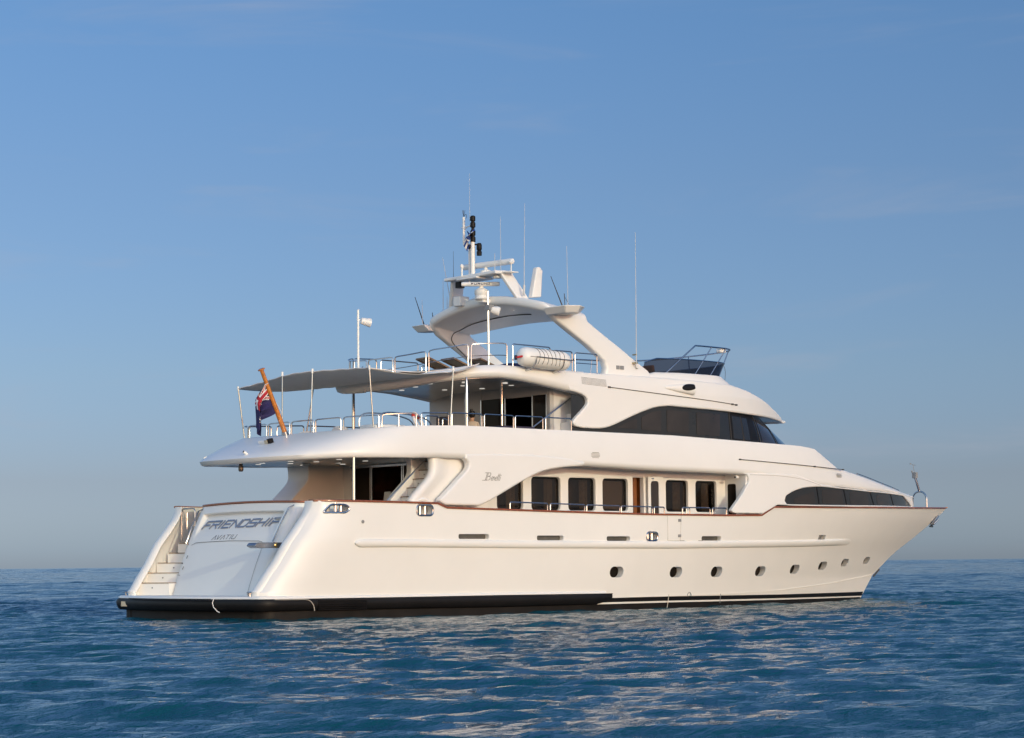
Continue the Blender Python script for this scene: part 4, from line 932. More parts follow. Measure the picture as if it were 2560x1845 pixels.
# helm coaming that carries the windscreen
def cp(x): return 2.95-.35*max(0, (x-17)/2.6)**2
COX = list(np.linspace(15.5, 19.2, 12))
coam = []
for f_t, z0 in ((0, 0), (1, 0)): pass
def coam_plan(e=0.0, n=40):
    pts = [(x, -cp(x)-e) for x in np.linspace(15.3, 19.02, 14)]
    for k in range(1, 12):
        a = math.pi/2*k/12; pts.append((19.02+(1.1+e)*math.sin(a), -(cp(19.2)+e)*math.cos(a)**.75))
    pts.append((20.12+e, 0)); return pts+[(x, -y) for x, y in reversed(pts[:-1])]
lo, mi_, hi = coam_plan(.13), coam_plan(.06), coam_plan(.0)
def frontdrop(x): return lerp(x, [15, 19.2, 20.3, 22], [0, 0, .0, .0])
base_l = [(x+lerp(x, [18.2, 20.4], [0, 1.5]), y, 7.28-lerp(x, [18.2, 20.4], [0, .32])) for x, y in lo]
top_z = lambda x: lerp(x, [15.3, 15.8, 17, 19, 20.4], [7.44, 7.60, 7.64, 7.66, 7.66])
MB().grid([base_l, [(x, y, top_z(x)-.05) for x, y in mi_], [(x, y, top_z(x)) for x, y in hi], [(x-.0, y*.95, top_z(x)) for x, y in hi], [(x-.02, y*.93, 7.2) for x, y in hi]]).build('helm_coaming', WHITE, yacht, ang=40)
scr_lo = [(x, y, top_z(x)-.01) for x, y in coam_plan(-.06)]
def lean(p, h, k): x, y, z = p; return (x+.55*k*h*(1 if x > 17 else .6), y*(1+.02*h), z+h)
keep = [i for i, p in enumerate(scr_lo)]
scr = [[scr_lo[i], lean(scr_lo[i], .47*(1), 1)] for i in keep]
screen = MB().grid(scr).build('windscreen', SCREEN, yacht, ang=60)
mb = MB(); mb.tube([p[1] for p in scr], .022); mb.build('windscreen_rim', CHROME, screen)
mb = MB(); n_ = len(scr)
top_rail = [lean(p, .95, 1) for p in scr_lo]
q0 = 7
path = [scr_lo[q0-3]]+[tuple(Vector(scr_lo[q0-3]).lerp(Vector(top_rail[q0]), .85))]+[top_rail[i] for i in range(q0, n_-q0)]+[tuple(Vector(scr_lo[n_-q0+2]).lerp(Vector(top_rail[n_-q0-1]), .85)), scr_lo[n_-q0+2]]
mb.tube(path, .026)
for i in (4, 10, 13, 18, 25, n_-19, n_-14, n_-11, n_-5):
    if q0 <= i < n_-q0: mb.tube([scr_lo[max(0, i-1)], top_rail[i]], .02)
mb.build('helm_rail', CHROME, screen)
mb = MB(); p = Vector(top_rail[13]); mb.box(p+Vector((-.12, .12, -.06)), (.30, .2, .16)); mb.build('horn_speaker', FIBRE, screen, bevel=.03)
mb = MB(); mb.tube(smooth([tuple(Vector(scr[14][1])), tuple(Vector(scr[14][1])+Vector((.16, 0, -.3))), (20.6, -1.6, 7.2)], 5), .007, 5); mb.build('trailing_cable', SEAM, screen)
# helm seats seen through the screen
for x, y in ((17.6, -1.2), (17.9, -.1)):
    hs = empty('helm_seat', (x, y, 7.38), ('nearer' if y < -1 else 'farther')+' brown helm seat behind the smoked windscreen on the sun deck', 'seat', 'helm seats on the sun deck')
    BR = bpy.data.materials.get('brown_leather') or mat('brown_leather', (.22, .10, .06), .6, var=.1)
    MB().box((x, y, 7.66), (.5, .55, .12)).build('cushion', BR, hs, bevel=.03); MB().box((x-.22, y, 7.86), (.1, .52, .34), Matrix.Rotation(-.15, 3, 'Y')).build('backrest', BR, hs, bevel=.04); MB().tube([(x, y, 7.38), (x, y, 7.6)], .06).build('pedestal', CHROME, hs)

# ------------------------------------------------------------------ wheelhouse glazing
def bug(x, z): return bu(x, z)
g_ = []
for z in np.linspace(5.15, 6.68, 9):
    xf = xfu(z); row = []
    for u in list(np.linspace(0, .9, 90))+list(np.linspace(.91, 1, 24)):
        x = 11.9+u*(xf-11.9); row.append((x, -bu(x, z), z))
    g_.append(row+[(x, -y, z) for x, y, z in reversed(row[:-1])])
wheel = MB().grid(g_).build('wheelhouse', FRAMEG, yacht, ang=60)
PN = [[(13.85, 5.72), (14.78, 5.72), (14.78, 6.06), (14.58, 6.01)], [(14.98, 5.70), (15.86, 5.68), (15.90, 6.36), (15.45, 6.29), (14.98, 6.1)], [(16.15, 5.67), (17.15, 5.64), (17.18, 6.36), (16.15, 6.38)], [(17.55, 5.63), (18.70, 5.60), (18.78, 6.34), (17.55, 6.36)]]
for poly in PN: panel('wheelhouse_window', rounded(poly, .05), [], .012, .002, lambda x, z: bu(x, z)+0.014, PANE, wheel, -1, step=.15)
panel('wheelhouse_door', [(19.35, 5.3), (21.05, 5.3), (20.95, 6.47), (19.35, 6.47)], [], .012, .002, lambda x, z: bu(x, z)+0.012, BLACK, wheel, -1, step=.15)
panel('door_pane', [(19.45, 5.56), (20.0, 5.54), (20.0, 6.30), (19.45, 6.32)], [], .012, .002, lambda x, z: bu(x, z)+0.022, FRAMEG, wheel, -1, step=.15)
panel('door_pane', [(20.08, 5.54), (20.45, 5.53), (20.45, 6.28), (20.08, 6.30)], [], .012, .002, lambda x, z: bu(x, z)+0.022, FRAMEG, wheel, -1, step=.15)
panel('wheelhouse_window', rounded([(21.3, 5.50), (22.4, 5.46), (22.3, 6.28), (21.3, 6.30)], .04), [], .012, .002, lambda x, z: bu(x, z)+0.016, PANE, wheel, -1, step=.15)
SKYG = mat('clear_reflecting_glass', (.02, .022, .024), .04, spec=1.0)
panel('wheelhouse_window', rounded([(22.75, 5.46), (24.3, 5.46), (23.3, 6.05), (22.75, 6.25)], .03), [], .012, .002, lambda x, z: bu(x, z)+0.016, SKYG, wheel, -1, step=.15)
for a, b in (((19.32, 5.45), (19.32, 6.46)), ((20.04, 5.5), (20.04, 6.34)), ((21.15, 5.35), (21.12, 6.45)), ((22.58, 5.35), (22.52, 6.40))): strip(MB(), [a, b], .035, bu, .02).build('glazing_bar', SEAM, wheel)
MB().box((21.15, -bu(21.15, 5.45)-.02, 5.46), (.04, .03, .04)).build('wiper_stub', CHROME, wheel)

# ------------------------------------------------------------------ radar arch
def arch_station(k):            # k 0..1 from starboard foot over the top to the port foot -> A (aft), B (fwd), inward direction
    pass
AR = []
leg = [((13.50, 7.20), (16.0, 7.20), 3.02), ((13.66, 7.62), (15.55, 7.62), 3.02), ((13.55, 7.86), (15.08, 7.86), 3.02), ((13.25, 8.06), (14.72, 8.06), 3.01), ((12.86, 8.31), (14.28, 8.31), 3.0), ((12.1, 8.72), (13.5, 8.73), 2.98), ((11.55, 9.03), (12.95, 9.04), 2.97)]
NA, NB = 12, None
def sect(A, B, inward, th, n=4):      # rounded flat section, list of 3D points
    A, B = Vector(A), Vector(B); c = (B-A); L = c.length; c = c/L; inw = Vector(inward).normalized(); r = min(th*.42, .12)
    base = [(0, 0), (L, 0), (L, th), (0, th)]; P = rounded(base, r, n); return [tuple(A+c*u+inw*v) for u, v in P]
secs = []
for A, B, y in leg: secs.append(sect((A[0], -y, A[1]), (B[0], -y, B[1]), (0, 1, 0), .30))
for k in range(1, 8):               # shoulder
    a = math.pi/2*k/8; R = .50
    y = 2.96-R*(1-math.cos(a)); zA = 9.22+.42*math.sin(a); zB = 9.12+.26*math.sin(a)
    xA = 11.35-.20*math.sin(a); xB = 12.9+.05*math.sin(a)
    secs.append(sect((xA, -y, zA), (xB, -y, zB), (0, math.cos(a), -math.sin(a)), .30))
for y in (2.2, 1.7, 1.1, .55):
    c_ = .34*(1-(y/2.46)**2); secs.append(sect((11.13-.12*(1-(y/2.46)**2), -y, 9.65+c_), (12.95+.2*(1-(y/2.46)**2), -y, 9.38+c_*.45), (0, 0.05, -1), .30))
mid = sect((11.0, 0, 9.995), (13.15, 0, 9.535), (0, 0, -1), .30)
full = secs+[mid]+[[(x, -y, z) for x, y, z in s_] for s_ in reversed(secs)]
mb = MB().grid(full, True)
arch = mb.build('radar_arch', WHITE, yacht, ang=60)
# fairing ahead of the underside and groove
for s in (-1, 1):
    gp = [(13.2, s*2.70, 7.9), (12.7, s*2.68, 8.35), (12.1, s*2.66, 8.80), (12.0, s*2.52, 9.05), (12.05, s*2.2, 9.17), (12.1, s*1.5, 9.34), (12.15, 0, 9.44), (12.1, s*-1.2, 9.38)]
    if s > 0: MB().tube(smooth(gp, 5), .016, 6).build('arch_groove', SEAM, arch)
    poly = [(11.05, s*2.9, 9.36), (11.20, s*3.74, 9.38), (11.75, s*3.86, 9.40), (12.28, s*3.5, 9.42), (12.45, s*2.9, 9.42)]
    mb = MB(); mb.add([*poly, *[(x*.72+11.75*.28, y*.90+s*.22, z-.22) for x, y, z in poly]], [(0, 1, 2, 3, 4), (9, 8, 7, 6, 5)]+[(i, (i+1) % 5, 5+(i+1) % 5, 5+i) for i in range(5)])
    plat_ = mb.build('antenna_wing', WHITE, arch, bevel=.03)
    MB().tube([(11.45, s*3.35, 9.40), (11.02, s*3.30, 10.30)], [.022, .010], 6).build('whip_antenna', SEAM, plat_)
    mb = MB(); mb.tube([(11.7, s*3.2, 9.42), (11.68, s*3.2, 9.82)], .012, 6); mb.tube([(11.68, s*3.2, 9.74), (11.95, s*3.15, 9.46)], .007, 5); mb.build('antenna_bracket', SEAM, plat_)
MB().tube([(11.75, -3.28, 9.42), (11.75, -3.28, 9.65), (11.73, -3.28, 11.3)], [.014, .009, .006], 6).build('whip_antenna', WHIP, arch)
MB().tube([(10.85+.4, 3.2, 9.42), (11.24, 3.2, 10.2)], [.012, .008], 6).build('whip_antenna', WHIP, arch)
for y in (-1.3, -.9, 1.9, 2.2): MB().lathe([(0, 0), (.07, 0), (.07, -.015), (0, -.015)], (11.7, y, 9.57-.05*abs(y)), (0, 0, 1), 12).build('arch_light', LAMP, arch)
mb = MB(); mb.box((14.32, -3.03, 7.66), (.16, .02, .12)); mb.box((14.14, -3.03, 7.66), (.14, .02, .12)); mb.build('speaker_grille', GREY, arch)
# tall whip on the starboard leg, with its bracket
mb = MB(); mb.tube([(14.84, -3.16, 7.80), (14.86, -3.16, 9.8)], [.016, .013], 6); mb.tube([(14.86, -3.16, 9.8), (14.88, -3.16, 12.05)], [.011, .008], 6); wh = mb.build('whip_antenna', WHIP, arch)
mb = MB(); mb.box((14.84, -3.09, 7.83), (.12, .16, .05)); mb.box((14.84, -3.09, 8.1), (.06, .16, .04)); mb.tube([(14.84, -3.1, 7.8), (14.94, -3.06, 7.66), (15.02, -3.05, 7.68)], .012, 5); mb.build('whip_bracket', mat('brass_bracket', (.4, .33, .2), .35, metal=.8, var=.1), wh)
# mast frame on the arch: two raked legs and a bridge
def plate(p, d, name, M, parent, bevel=.025): return MB().slab(p, d).build(name, M, parent, bevel=bevel)
zt0 = 9.72
frame = MB()
for s in (-1, 1):
    A0, B0 = Vector((11.10, s*1.72, zt0+.02)), Vector((11.60, s*1.72, zt0+.02)); A1, B1 = Vector((10.80, s*1.22, 10.62)), Vector((11.28, s*1.22, 10.66))
    inn = Vector((0, -s*.14, .0)); frame.slab([A0, B0, B1, A1], inn)
frame.slab([(10.55, -1.26, 10.56), (11.3, -1.26, 10.60), (11.3, 1.26, 10.60), (10.55, 1.26, 10.56)], (0, 0, .11))
frame.slab([(10.45, -.45, 10.50), (11.2, -.45, 10.50), (11.2, .55, 10.50), (10.45, .55, 10.50)], (0, 0, .06))
fr_ = frame.build('mast_frame', WHITE, arch, bevel=.03)
MB().lathe([(0, 0), (.10, 0), (.16, -.04), (.14, -.09), (0, -.1)], (10.9, -.95, 10.56), (0, 0, 1), 14).build('gps_dome', FIBRE, fr_)
MB().box((10.8, .75, 10.42), (.2, .22, .2)).build('horn_box', BLACK, fr_)
MB().box((11.05, .98, 9.92), (.4, .36, .32)).build('arch_locker', FIBRE, arch, bevel=.03)
mast = MB(); mast.tube([(10.72, .02, 10.5), (10.72, .02, 11.75)], .075, 12); mast.tube([(10.66, -.0, 10.60), (10.9, -.05, 10.62)], .07, 10); mast.tube([(10.70, .16, 10.4), (10.70, .16, 11.6)], .03, 8)
mst = mast.build('signal_mast', WHITE, fr_)
mb = MB(); mb.lathe([(0, 0), (.085, 0), (.085, .15), (.06, .17), (.06, .2), (.085, .22), (.085, .36), (.055, .39), (.05, .46), (.085, .48), (.085, .62), (.06, .64), (.06, .67), (.085, .69), (.085, .82), (.05, .85), (0, .85)], (10.72, .0, 11.72), (0, 0, 1), 14); mb.build('navigation_light', BLACK, mst)
mb = MB(); mb.lathe([(0, 0), (.08, 0), (.085, .12), (.06, .16), (.085, .2), (.085, .34), (.06, .4), (0, .4)], (10.86, -.14, 11.28), (0, 0, 1), 12); mb.tube([(10.72, 0, 11.64), (10.86, -.14, 11.64)], .025, 6); mb.build('navigation_light', BLACK, mst)
mb = MB(); mb.lathe([(0, 0), (.08, .02), (.09, .10), (.05, .14), (0, .14)], (10.66, .10, 11.50), (0, 0, 1), 12); mb.build('deck_flood', BLACK, mst)
mb = MB(); mb.tube([(10.70, .05, 11.64), (10.72, .42, 11.66), (10.72, .44, 11.74), (10.72, .44, 12.58)], [.03, .035, .045, .045], 8); mb.tube([(10.72, 0, 12.25), (10.72, .55, 12.24)], .02, 6); mb.tube([(10.72, .1, 12.3), (10.72, .42, 12.16)], .014, 6); mb.build('mast_bracket', WHITE, mst)
mb = MB()
for a in range(5): mb.tube([(10.72, .44, 12.58), (10.72+.05*math.cos(a*1.26), .44+.05*math.sin(a*1.26), 12.80)], .005, 4)
mb.tube(smooth([(10.72, .42, 12.6), (10.72, .34, 12.66), (10.72, .30, 12.58), (10.72, .34, 12.52)], 4), .007, 4); mb.build('lightning_spike', SEAM, mst)
MB().tube([(10.70, .12, 12.4), (10.70, .12, 13.1), (10.70, .12, 13.95)], [.009, .006, .004], 5).build('whip_antenna', WHIP, mst)
mb = MB(); mb.tube([(10.5, .30, 10.62), (10.5, .30, 10.9)], .03, 8); mb.lathe([(0, 0), (.03, 0), (.055, .04), (.055, .10), (.03, .14), (0, .15)], (10.5, .30, 10.88), (0, 0, 1), 10); mb.build('gps_antenna', FIBRE, fr_)
mb = MB(); mb.lathe([(0, 0), (.07, 0), (.09, .05), (.06, .09), (0, .1)], (11.0, -1.5, 10.88), (0, 0, 1), 12); mb.tube([(11.0, -1.5, 10.6), (11.0, -1.5, 10.9)], .022, 6); mb.slab([(10.8, -1.2, 10.62), (11.2, -1.2, 10.62), (11.2, -1.62, 10.60), (10.9, -1.62, 10.60)], (0, 0, .03)); mb.build('satellite_antenna', FIBRE, fr_)
for x, y, z0, z1, r in ((10.8, -.95, 10.66, 11.25, .018), (10.92, -1.1, 10.66, 12.42, .014), (11.0, 1.3, 10.64, 11.6, .012)):
    MB().tube([(x, y, z0), (x, y, z0+.3), (x, y, z1)], [r*.8, r*.6, r*.4], 6).build('whip_antenna', WHIP if y < 1 else SEAM, fr_)
mb = MB(); mb.tube([(11.3, -1.75, 9.88), (11.32, -1.75, 10.2)], .035, 8); mb.tube([(11.32, -1.75, 10.2), (11.34, -1.75, 11.3), (11.38, -1.75, 12.8)], [.013, .009, .005], 6); mb.build('whip_antenna', WHIP, arch)
for y, z0, z1, dx in ((1.95, 9.75, 10.75, 0), (1.55, 9.9, 11.4, -.35), (1.75, 9.8, 10.15, 0)): MB().tube([(11.1, y, z0), (11.1+dx, y, z1)], [.014, .006], 5).build('whip_antenna', WHIP, arch)
mb = MB(); mb.slab([(11.55, -1.86, 9.82), (11.95, -1.86, 9.86), (12.02, -1.86, 10.72), (11.9, -1.86, 10.82), (11.78, -1.86, 10.80)], (0, .2, 0)); mb.build('antenna_fin', FIBRE, arch, bevel=.03)
# radar scanners
vx = Vector((math.cos(math.radians(41.9)), -math.sin(math.radians(41.9)), 0))
def scanner(c, d, L, h, w, name):
    d = Vector(d).normalized(); n = Vector((-d.y, d.x, 0)); c = Vector(c); rows_ = []
    for u in (-1, -.985, -.9, 0, .9, .985, 1):
        k = .55 if abs(u) == 1 else (.9 if abs(u) > .95 else 1)
        rows_.append([tuple(c+d*u*L/2+n*w/2*k*math.cos(t)*(1 if abs(math.cos(t)) < .5 else .9)+Vector((0, 0, h/2*k*math.sin(t)))) for t in [2*math.pi*i/14 for i in range(14)]])
    m_ = MB().grid(rows_, True); m_.add(rows_[0], [tuple(range(13, -1, -1))]); m_.add(rows_[-1], [tuple(range(14))]); return m_
base = MB(); base.box((10.95, -.32, 9.80), (.5, .3, .1)); base.lathe([(0, 0), (.20, 0), (.22, .03), (.20, .14), (.22, .17), (.22, .30), (.12, .36), (.07, .38), (.07, .46), (0, .46)], (10.78, -.32, 9.84), (0, 0, 1), 18)
rad = base.build('radar_pedestal', FIBRE, arch, ang=40)
sc1 = scanner((10.72, -.35, 10.33), vx, 1.22, .14, .15, 's').build('radar_scanner', FIBRE, rad)
GF = {'F': [[(0, 0), (0, 1), (1, 1)], [(0, .5), (.85, .5)]], 'U': [[(0, 1), (0, 0), (1, 0), (1, 1)]], 'R': [[(0, 0), (0, 1), (1, 1), (1, .5), (0, .5)], [(.55, .5), (1, 0)]], 'N': [[(0, 0), (0, 1), (1, 0), (1, 1)]], 'O': [[(0, 0), (0, 1), (1, 1), (1, 0), (0, 0)]]}
glyphs = []; x = 0
for c_ in 'FURUNO':
    glyphs += [[(x+p[0]*.062, p[1]*.045) for p in pl] for pl in GF[c_]]; x += .105
glyphs = [[(a-(x-.043)/2, b) for a, b in pl] for pl in glyphs]
nb = Vector((-vx.y, vx.x, 0)); nb = -nb if nb.dot(CAM-Vector((10.72, -.35, 10.33))) < 0 else nb
mb = MB(); strokes(mb, glyphs, .017, lambda u, v, d: tuple(Vector((10.72, -.35, 10.312))+vx*u+Vector((0, 0, v))+nb*(.066+d)), .006); mb.build('scanner_lettering', NAVY, sc1)
mb = MB(); mb.lathe([(0, 0), (.17, 0), (.17, .1), (.06, .14), (.06, .2), (0, .2)], (10.95, -.35, 10.68), (0, 0, 1), 16); rad2 = mb.build('radar_pedestal', FIBRE, fr_, ang=40)
scanner((10.95, -.45, 10.97), (.12, -1, .0), 2.15, .19, .19, 's').build('radar_scanner', FIBRE, rad2)

# ------------------------------------------------------------------ sun deck rails, poles, raft cradle
def htop(gq): return Vector((9.4-2.55*(1-abs(gq)**3)**.5, 3.18*gq, 0))
arc = [htop(g) for g in np.linspace(-.999, .999, 301)]
cum = [0]
for a, b in zip(arc[:-1], arc[1:]): cum.append(cum[-1]+(b-a).length)
def harc(s_):
    i = min(max(int(np.searchsorted(cum, s_)), 1), 300); u = (s_-cum[i-1])/(cum[i]-cum[i-1]); p = arc[i-1].lerp(arc[i], u); p.z = ht_zt(p.x)
    return p+Vector((.08, 0, 0))
Lt = cum[-1]; ns = 7
for k in range(ns):
    a, b = k*Lt/ns+.05, (k+1)*Lt/ns-.05; P = [harc(a+(b-a)*i/8) for i in range(9)]; u_ = Vector((0, 0, .66))
    mb = MB(); mb.tube([P[0], P[0]+u_*.88, P[0]+(P[1]-P[0])*.2+u_*.98]+[p+u_ for p in P[1:-1]]+[P[-1]+(P[-2]-P[-1])*.2+u_*.98, P[-1]+u_*.88, P[-1]], .020)
    mb.tube([p+u_*.45 for p in P], .012, 6); mb.build('sun_deck_rail', CHROME, hard)
for s in (-1, 1):
    rail_at((9.5, s*3.2, 7.44), (11.05, s*3.2, 7.42), hard, .68, False, 'sun_deck_rail'); rail_at((11.2, s*3.2, 7.42), (11.98, s*3.2, 7.42), hard, .60, True, 'sun_deck_rail'); rail_at((12.1, s*3.2, 7.42), (13.05, s*3.2, 7.42), hard, .58, True, 'sun_deck_rail')
mb = MB(); mb.tube([(10.02, -1.5, 7.40), (10.02, -1.5, 9.93)], .032, 8); pl_ = mb.build('floodlight_pole', CHROME, hard)
mb = MB(); c = Vector((10.18, -1.62, 9.33)); mb.lathe([(0, -.14), (.10, -.12), (.15, .05), (.155, .14), (.12, .17), (0, .17)], c, (.75, -.62, -.25), 14); mb.tube([(10.02, -1.5, 9.5), c], .025, 6); mb.build('floodlight', FIBRE, pl_)
mb = MB(); mb.box((10.05, -1.54, 9.42), (.2, .2, .16)); mb.build('floodlight_bracket', GREY, pl_)
MB().tube([(9.98, -1.2, 9.88), (10.8, 1.95, 9.38)], .006, 4).build('rigging_wire', FWHT, hard)
mb = MB(); mb.tube([(6.78, .9, 7.10), (6.78, .9, 9.35)], .035, 8); pl_ = mb.build('floodlight_pole', FIBRE, hard)
mb = MB(); mb.lathe([(0, -.16), (.10, -.15), (.135, .10), (.14, .16), (0, .17)], (6.98, .78, 8.98), (.9, -.35, -.2), 14); mb.tube([(6.78, .9, 9.05), (6.95, .8, 9.02)], .02, 6); mb.build('floodlight', FIBRE, pl_)
for b in ((6.78, .9, 7.42),): mb = MB(); mb.tube([b, (7.0, .95, 7.6)], .015, 6); mb.build('pole_stay', CHROME, pl_)
rc = Vector((10.53, -3.46, 7.69))
mb = MB()
for x in (9.95, 11.1):
    mb.tube([(x, -3.12, 7.30), (x, -3.3, 7.33), (x, -3.50, 7.36)], .035, 6); mb.tube([(x, rc.y+.33*math.sin(t), rc.z-.33*math.cos(t)) for t in [(-1.5+3.0*k/14) for k in range(15)]], .018, 6)
mb.tube([(9.95, rc.y-.335, rc.z+.02), (11.5, rc.y-.335, rc.z-.02)], .016, 6)
mb.build('raft_cradle', CHROME, hard)
raft = empty('life_raft', rc, 'white life raft canister lashed with dark straps on the sun deck edge', 'life raft')
prof = [(0, -1.0), (.10, -.995), (.20, -.96), (.265, -.88), (.295, -.78), (.30, -.7), (.30, -.02), (.312, -.015), (.312, .015), (.30, .02), (.30, .7), (.295, .78), (.265, .88), (.20, .96), (.10, .995), (0, 1.0)]
MB().lathe(prof, rc, (1, 0, -.035), 28).build('canister', RAFTW, raft, ang=45)
for k in range(7):
    x = rc.x-.42+.17*k
    mb = MB(); ph = [math.radians(a) for a in range(-40, 171, 10)]
    mb.tube([(x+.02*math.sin(3*t+k), rc.y-.306*math.cos(t), rc.z-.035*(x-rc.x)+.306*math.sin(t)) for t in ph], .007, 5); mb.build('lashing', SEAM, raft)
mb = MB(); mb.tube([rc+Vector((-.8, -.30, .02)), rc+Vector((.8, -.31, -.0))], .008, 5); mb.build('lashing', SEAM, raft)
MB().tube([rc+Vector((-1.20, -.05, -.02)), rc+Vector((-.95, -.12, .03))], .035, 8).build('painter_handle', RED, raft)
mb = MB(); mb.box(rc+Vector((-1.18, -.05, -.02)), (.05, .08, .14)); mb.box(rc+Vector((-.93, -.13, .03)), (.04, .06, .16)); mb.build('handle_clip', DGREYF, raft)
# dark folded covers beside the raft
mb = MB(); rows_ = []
for i in range(13):
    u = i/12; rows_.append([(9.9+1.0*u, -2.2+.5*v-.5*u, 7.36+.30*math.sin(math.pi*min(1, .1+v*.85))**.5*(math.sin(math.pi*(.08+.84*u))**.4)) for v in [k/8 for k in range(9)]])
tag(mb.grid(rows_).build('folded_cover', NAVYF), 'dark navy folded cover lying on the sun deck beside the white life raft', 'cover')

# sun loungers: raised teak backs
proto = None
def lounger_base():
    root = empty('sun_lounger', (0, 0, 0), 'x', 'sun lounger', 'teak loungers on the sun deck')
    mb = MB()
    for y in (-.34, .34): mb.slab([(-.05, y-.03, .20), (1.2, y-.03, .20), (1.2, y-.03, .27), (-.05, y-.03, .27)], (0, .06, 0))
    mb.slab([(1.14, -.31, .20), (1.20, -.31, .20), (1.20, -.31, .27), (1.14, -.31, .27)], (0, .62, 0))
    mb.build('frame', LTEAK, root)
    mb = MB(); mb.box((.57, 0, .24), (1.12, .60, .02)); mb.build('seat', MESHG, root)
    an = .36; c = Vector((-.02, 0, .24)); R3 = Matrix.Rotation(an, 3, 'Y'); dx = Vector((-math.cos(an), 0, math.sin(an)))
    mb = MB(); o_ = [(0, -.36), (.82, -.36), (.82, .36), (0, .36)]; i_ = [(.07, -.29), (.75, -.29), (.75, .29), (.07, .29)]
    up3 = Vector((math.sin(an), 0, math.cos(an)))
    vs_ = [c+dx*u+Vector((0, v, 0))+up3*h for h in (0, .05) for u, v in o_+i_]
    fs_ = []
    for k in range(4):
        q = (k+1) % 4; fs_ += [(k, q, 4+q, 4+k), (8+k, 12+k, 12+q, 8+q), (k, 8+k, 8+q, q), (4+k, 4+q, 12+q, 12+k)]
    mb.add(vs_, fs_); back = mb.build('backrest', LTEAK, root)
    MB().add([c+dx*u+Vector((0, v, 0))+up3*.025 for u, v in i_]+[c+dx*u+Vector((0, v, 0))+up3*.03 for u, v in i_], [(3, 2, 1, 0), (4, 5, 6, 7), (0, 1, 5, 4), (2, 3, 7, 6)]).build('sling', MESHG, back)
    for x in (.03, 1.1):
        for y in (-.34, .34): MB().box((x, y, .10), (.06, .05, .20)).build('leg', LTEAK, root)
    return root
LOC = [(8.65, -.95, 7.22, 'teak sun lounger with mesh back, the aftmost of the three'), (9.60, -1.0, 7.25, 'middle one of three teak sun loungers with mesh backs'), (10.62, -1.1, 7.28, 'teak sun lounger with mesh back nearest the arch leg')]
lp = lounger_base(); kids = list(lp.children_recursive)
def copy_tree(o, parent=None):
    c = o.copy(); S.collection.objects.link(c); c.parent = parent
    for ch_ in list(o.children): copy_tree(ch_, c)
    return c
ls = [lp]+[copy_tree(lp) for _ in range(2)]
for o, (x, y, z, lb) in zip(ls, LOC): o.location = (x, y, z); o.rotation_euler = (0, 0, math.radians(-6)); o['label'] = lb

# ------------------------------------------------------------------ awning over the aft upper deck
aw = empty('awning', (5, 0, 5.4), 'grey canvas awning stretched on steel poles over the aft upper deck', 'awning')
PT = {'a': Vector((3.95, -3.26, 7.09)), 'b': Vector((3.80, -.75, 7.16)), 'c': Vector((3.80, .75, 7.18)), 'd': Vector((3.95, 3.26, 6.92)), 'e': Vector((6.95, -3.42, 7.20)), 'f': Vector((6.95, 3.42, 7.16))}
edge_s = smooth([PT['a'], (4.7, -3.28, 7.06), (5.7, -3.33, 7.06), PT['e'], (7.7, -3.30, 7.33), (8.15, -3.2, 7.44)], 6)
rows_ = []
for i, p in enumerate(edge_s):
    u = i/(len(edge_s)-1); row = []
    for k in range(33):
        v = k/32; y = p[1]*(1-2*v); f_ = 1-(abs(y)/3.4)**2
        zb_ = p[2]; x = p[0]
        x += (0.0-.16*f_+ .10*math.sin(math.pi*((abs(y)-.75)/2.5)) if abs(y) > .75 else -.16*f_)*(1-u)**2
        x = min(x, 7.9) if False else x
        z = zb_+.08*f_*(1-u)-.11*math.sin(math.pi*u)*f_*.9-.05*math.sin(math.pi*u)+.012*math.sin(9*y+6*u)*(1-f_*.3)
        if y > 0: z -= .17*(y/3.26)*(1-u)**1.5
        if u > .55: z += -.02
        row.append((x, y, z))
    rows_.append(row)
cn = MB().grid(rows_).build('canopy', CANVAS, aw, ang=80)
so_ = cn.modifiers.new('s', 'SOLIDIFY'); so_.thickness = .012
mb = MB(); mb.tube([p+Vector((0, 0, .0)) for p in [Vector(q) for q in edge_s]], .016, 6, cap=True); mb.tube([Vector(r[0]) if False else Vector(r) for r in rows_[0]], .016, 6); mb.build('bolt_rope', FWHT, aw)
for top, base in ((PT['a'], (4.12, -3.22, 5.42)), (PT['b'], (3.58, -.95, 5.36)), (PT['c'], (3.58, .45, 5.36)), (PT['d'], (4.15, 3.22, 5.42)), (PT['e'], (6.72, -3.54, 5.53)), (PT['f'], (6.72, 3.54, 5.53))):
    t_ = Vector(top); b_ = Vector(base); d_ = (t_-b_).normalized()
    pole = MB().tube([b_, t_+d_*.06], .021, 8).build('awning_pole', POLE, aw)
    MB().tube([t_-d_*.05, t_+d_*.08], .034, 8).build('pole_cap', FIBRE, pole)

